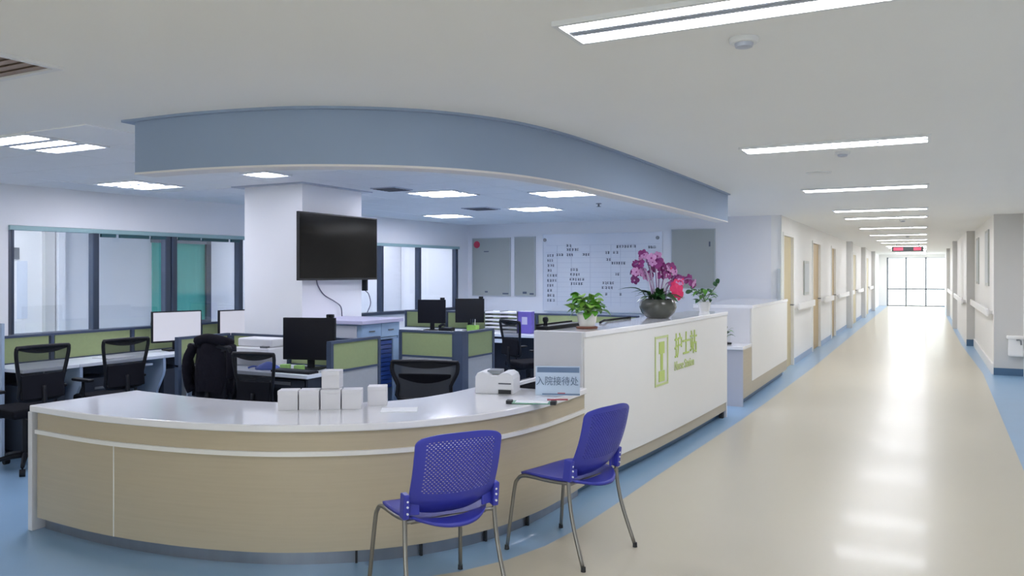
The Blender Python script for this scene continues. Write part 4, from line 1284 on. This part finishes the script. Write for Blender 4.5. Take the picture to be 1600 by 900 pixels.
pl = thing('orchid_bowl', 'magenta orchids with a pink bloom in a round grey bowl', 'orchid', (-2.19, 7.15, LZ))
MB().lathe([(0.095, 0.0), (0.105, 0.006), (0.15, 0.05), (0.17, 0.10), (0.162, 0.15), (0.14, 0.175), (0.132, 0.172), (0.15, 0.14)], n=36).build('bowl', 'bowl', pl, smooth=True)
MB().lathe([(0.14, 0.158), (0.02, 0.17)], n=20).build('soil', 'soil', pl)
ol = leaf_mesh('leaf', 0.22, 0.045, 0.8, 'leaf_dark')
rnd = random.Random(11)
for k in range(16):
    a = 2 * PI * k / 16 + rnd.uniform(-0.2, 0.2)
    put('leaf', ol, pl, (0.06 * math.cos(a), 0.06 * math.sin(a), 0.165), (rnd.uniform(0.1, 0.75), rnd.uniform(-0.3, 0.3), a - PI / 2), rnd.uniform(0.6, 0.95))
for k in range(16):
    a = 2 * PI * k / 16 + rnd.uniform(-0.3, 0.3)
    put('leaf', ol, pl, (0.05 * math.cos(a), 0.05 * math.sin(a), 0.165), (rnd.uniform(0.7, 1.25), rnd.uniform(-0.3, 0.3), a - PI / 2), rnd.uniform(0.45, 0.7))
put('leaf', ol, pl, (-0.10, -0.05, 0.16), (0.75, 0.1, PI * 0.56), 1.15)
def flower_mesh(name, r, m1, m2):
    b = MB()
    for k in range(5):
        a = 2 * PI * k / 5 + PI / 2
        w = r * (0.62 if k in (1, 4) else 0.42)
        c, s = math.cos(a), math.sin(a)
        p = [(0, 0), (r * 0.5, w * 0.9), (r * 0.85, w * 0.65), (r, 0), (r * 0.85, -w * 0.65), (r * 0.5, -w * 0.9)]
        b.add([(x * c - y_ * s, -0.10 * r + 0.25 * r * (x / r) ** 2, x * s + y_ * c) for x, y_ in p], [(0, 1, 2, 3), (0, 3, 4, 5)])
    n0 = len(b.f)
    b.add([(x * r * 0.22, -0.28 * r, z * r * 0.22) for x, z in ((0, 1), (-0.9, 0.2), (-0.6, -0.9), (0.6, -0.9), (0.9, 0.2))] + [(0, 0.0, 0)], [(0, 1, 2, 3, 4), (0, 5, 1), (1, 5, 2), (2, 5, 3), (3, 5, 4), (4, 5, 0)])
    me = b.mesh(name)
    me.materials.append(M[m1])
    me.materials.append(M[m2])
    for i, p in enumerate(me.polygons):
        if i >= n0: p.material_index = 1
    return me
fm = [flower_mesh('flower', 0.048, 'petal', 'petal_pale'), flower_mesh('flower', 0.044, 'petal_pale', 'petal'), flower_mesh('flower', 0.05, 'petal', 'pink')]
stems = [(-0.20, -0.06, 0.50), (-0.13, 0.04, 0.56), (-0.05, -0.05, 0.57), (0.03, 0.05, 0.50), (0.10, -0.02, 0.47), (0.20, 0.04, 0.40), (0.28, -0.05, 0.36), (-0.16, 0.1, 0.46)]
fwd = Vector((0.888, 0.46, 0))      # spread runs across the ledge view
side = Vector((-0.46, 0.888, 0))
for k, (u, w, hgt) in enumerate(stems):
    e = fwd * u + side * w
    pts = [(e.x * 0.18, e.y * 0.18, 0.16), (e.x * 0.35, e.y * 0.35, 0.30), (e.x * 0.62, e.y * 0.62, hgt * 0.85), (e.x * 0.9, e.y * 0.9, hgt), (e.x * 1.15, e.y * 1.15, hgt * 0.97)]
    MB().tube(pts, 0.0055, 6, smooth=4).build('stem', 'stem_violet', pl, smooth='all')
    MB().cyl((e.x * 0.10, e.y * 0.10 + 0.01, 0.16), (e.x * 0.5, e.y * 0.5 + 0.01, hgt * 0.80), 0.0045, n=6).build('support_stick', 'stick_pale', pl)
    MB().cyl((e.x * 0.3 + 0.02, e.y * 0.3 - 0.02, 0.16), (e.x * 0.62 + 0.02, e.y * 0.62 - 0.02, hgt * 0.86), 0.0045, n=6).build('support_stick', 'stick_pale', pl)
    for q in range(6):
        f_ = q / 5
        x = e.x * (0.55 + 0.65 * f_) + rnd.uniform(-0.035, 0.035)
        y_ = e.y * (0.55 + 0.65 * f_) + rnd.uniform(-0.035, 0.035)
        z = hgt * (0.86 + 0.14 * math.sin(f_ * PI)) + rnd.uniform(-0.05, 0.03)
        put('flower', fm[(k + q) % 3 if (k + q) % 5 else 1], pl, (x, y_, z), (rnd.uniform(-0.7, 0.5), rnd.uniform(-0.5, 0.5), rnd.uniform(-0.2, 1.4)), rnd.uniform(0.8, 1.15))
pk = flower_mesh('pink_bloom', 0.062, 'pink', 'pink')
for (u, w, z, r) in ((0.155, -0.08, 0.26, 0.5), (0.185, -0.04, 0.22, 1.0), (0.165, -0.06, 0.30, 0.2)):
    e = fwd * u + side * w
    put('pink_bloom', pk, pl, (e.x, e.y, z), (0.1, r - 0.5, r))

pl = thing('potted_plant', 'loose green plant in a white pot at the far counter end', 'plant', (-2.12, 8.60, LZ))
MB().lathe([(0.05, 0.0), (0.055, 0.02), (0.07, 0.09), (0.072, 0.105), (0.064, 0.105), (0.06, 0.09)], n=28).build('pot', 'pot_white', pl, smooth=True)
MB().lathe([(0.06, 0.085), (0.01, 0.09)], n=20).build('soil', 'soil', pl)
lm2 = [leaf_mesh('leaf', 0.09, 0.03, 0.4, 'leaf'), leaf_mesh('leaf', 0.085, 0.03, 0.4, 'leaf_dark')]
pothos(pl, 0.10, 0.15, 0.16, 26, 5, lm2, 0.9)
for (u, z, r) in ((0.13, 0.27, -0.5), (0.15, 0.30, -0.3), (-0.14, 0.24, 0.5), (-0.20, 0.20, 1.2)):
    MB().tube([(0, 0, 0.09), (u * 0.5 * 0.9, u * 0.5 * 0.45, 0.2), (u * 0.9, u * 0.45, z)], 0.0025, 5, smooth=4).build('stem', 'stem', pl, smooth='all')
    put('leaf', lm2[1], pl, (u * 0.9, u * 0.45, z), (1.0, r, -0.5 * r), 0.9)

pl = thing('potted_plant', 'tiny plant in a glass jar on the low end of the side counter', 'plant', (-2.13, 9.70, 0.70))
MB().lathe([(0.06, 0.0), (0.065, 0.006), (0.065, 0.02), (0.055, 0.022)], n=24).build('saucer', 'rubber', pl, smooth=True)
MB().lathe([(0.05, 0.022), (0.052, 0.15), (0.048, 0.152)], n=24).build('jar', 'glass', pl, smooth=True)
pothos(pl, 0.06, 0.09, 0.17, 14, 8, [lm2[1], lm[0]], 0.75)

# small dark things along the counter ledge
hs = thing('black_tray', 'long flat black tray with a knob on the back edge of the counter ledge', 'tray', (-2.455, 5.52, LZ), -0.06)
MB().box(-0.045, 0.055, -0.29, 0.29, 0, 0.028).build('base', 'black_plastic', hs, bevel=0.006)
MB().box(-0.045, -0.037, -0.29, 0.29, 0.028, 0.040).build('rim', 'black_plastic', hs)
MB().lathe([(0.02, 0.014), (0.014, 0.05), (0.022, 0.065), (0.02, 0.085), (0.008, 0.092)], (0.0, -0.22, 0), n=16).build('knob', 'black_plastic', hs, smooth=True)

hs = MB().tube([(-2.36, 6.12, LZ + 0.008), (-2.37, 6.24, LZ + 0.02), (-2.40, 6.40, LZ + 0.012), (-2.39, 6.62, LZ + 0.012), (-2.37, 6.9, LZ + 0.01)], 0.01, 7, smooth=5)
tag(hs.build('black_cable', 'black_plastic', smooth='all'), 'thick black cable lying along the back of the counter ledge', 'cable')

# ================================================================== CORRIDOR FITTINGS
def handrail(x, side, a, b, z, label, cat='handrail'):
    t = thing('handrail', label, cat, (x, (a + b) / 2, z), 0, 'corridor handrails')
    L = (b - a) / 2
    MB().box(-0.018, 0.018, -L, L, -0.06, 0.06).build('rail', 'rail_white', t, bevel=0.012)
    k = max(2, int((b - a) / 1.2))
    for i in range(k):
        y_ = -L + 0.12 + (2 * L - 0.24) * i / (k - 1)
        x0, x1 = sorted((side * 0.018, side * 0.075))
        MB().box(x0, x1, y_ - 0.025, y_ + 0.025, -0.03, 0.03).build('bracket', 'rail_white', t)
for a, b, l in ((14.35, 16.5, 'white handrail on the left wall between the first two doors'), (18.3, 20.1, 'white handrail on the left wall before the third door'),
                (21.5, 24.3, 'white handrail on the left wall just past the third door'), (25.0, 26.2, 'short white handrail on the left wall past the grey pier'), (27.7, 30.1, 'white handrail on the left wall far down the corridor'), (33.7, 35.9, 'farthest white handrail on the left wall')):
    handrail(-1.925, -1, a, b, 0.98, l)
for a, b, l in ((14.4, 19.55, 'white handrail on the right wall between the grey pilasters'), (19.9, 25.4, 'white handrail on the right wall past the second pilaster'), (26.1, 32.9, 'farthest white handrail on the right wall')):
    handrail(0.845 if a < 19 else 0.695, 1, a, b, 0.94, l)
def wall_plate(x, y0, y1, z0, z1, sgn, label, cat, m='notice'):
    t = thing('wall_panel', label, cat, (x, (y0 + y1) / 2, z0))
    w = (y1 - y0) / 2
    x0, x1 = sorted((0, sgn * 0.02))
    MB().box(x0, x1, -w, w, 0, z1 - z0).build('plate', m, t, bevel=0.003)
    x0, x1 = sorted((sgn * 0.02, sgn * 0.024))
    MB().box(x0, x1, -w + 0.04, w - 0.04, 0.05, z1 - z0 - 0.05).build('insert', 'notice_frame', t)
wall_plate(CLX, 15.5, 16.15, 1.15, 1.78, 1, 'grey notice panel on the left corridor wall before the second door', 'notice')
wall_plate(0.92, 15.2, 16.0, 1.34, 2.27, -1, 'grey notice panel on the right wall nearest the pilaster', 'notice')
wall_plate(0.92, 18.0, 18.7, 1.34, 2.25, -1, 'grey notice panel on the right wall farther from the pilaster', 'notice')
fx_ = thing('wall_fixture', 'small white wall fixture with dark lever on the right pilaster', 'fixture', (1.2, 14.22, 0.30))
MB().box(-0.10, 0.10, -0.10, 0.0, 0.0, 0.28).build('body', 'rail_white', fx_, bevel=0.02)
MB().box(-0.12, 0.10, -0.12, 0.0, 0.26, 0.31).build('lid', 'rail_white', fx_, bevel=0.012)
MB().tube([(0.0, -0.12, 0.25), (0.05, -0.14, 0.25), (0.06, -0.14, 0.18)], 0.012, 8, smooth=3).build('lever', 'metal_grey', fx_, smooth='all')
cg = MB().box(-2.045, -1.995, 12.855, 12.897, 0, 1.62)
tag(cg.build('corner_guard', 'notice_frame'), 'slim grey corner guard at the end of the back wall', 'corner guard')
for n, a in enumerate((-1.93,)):
    pass
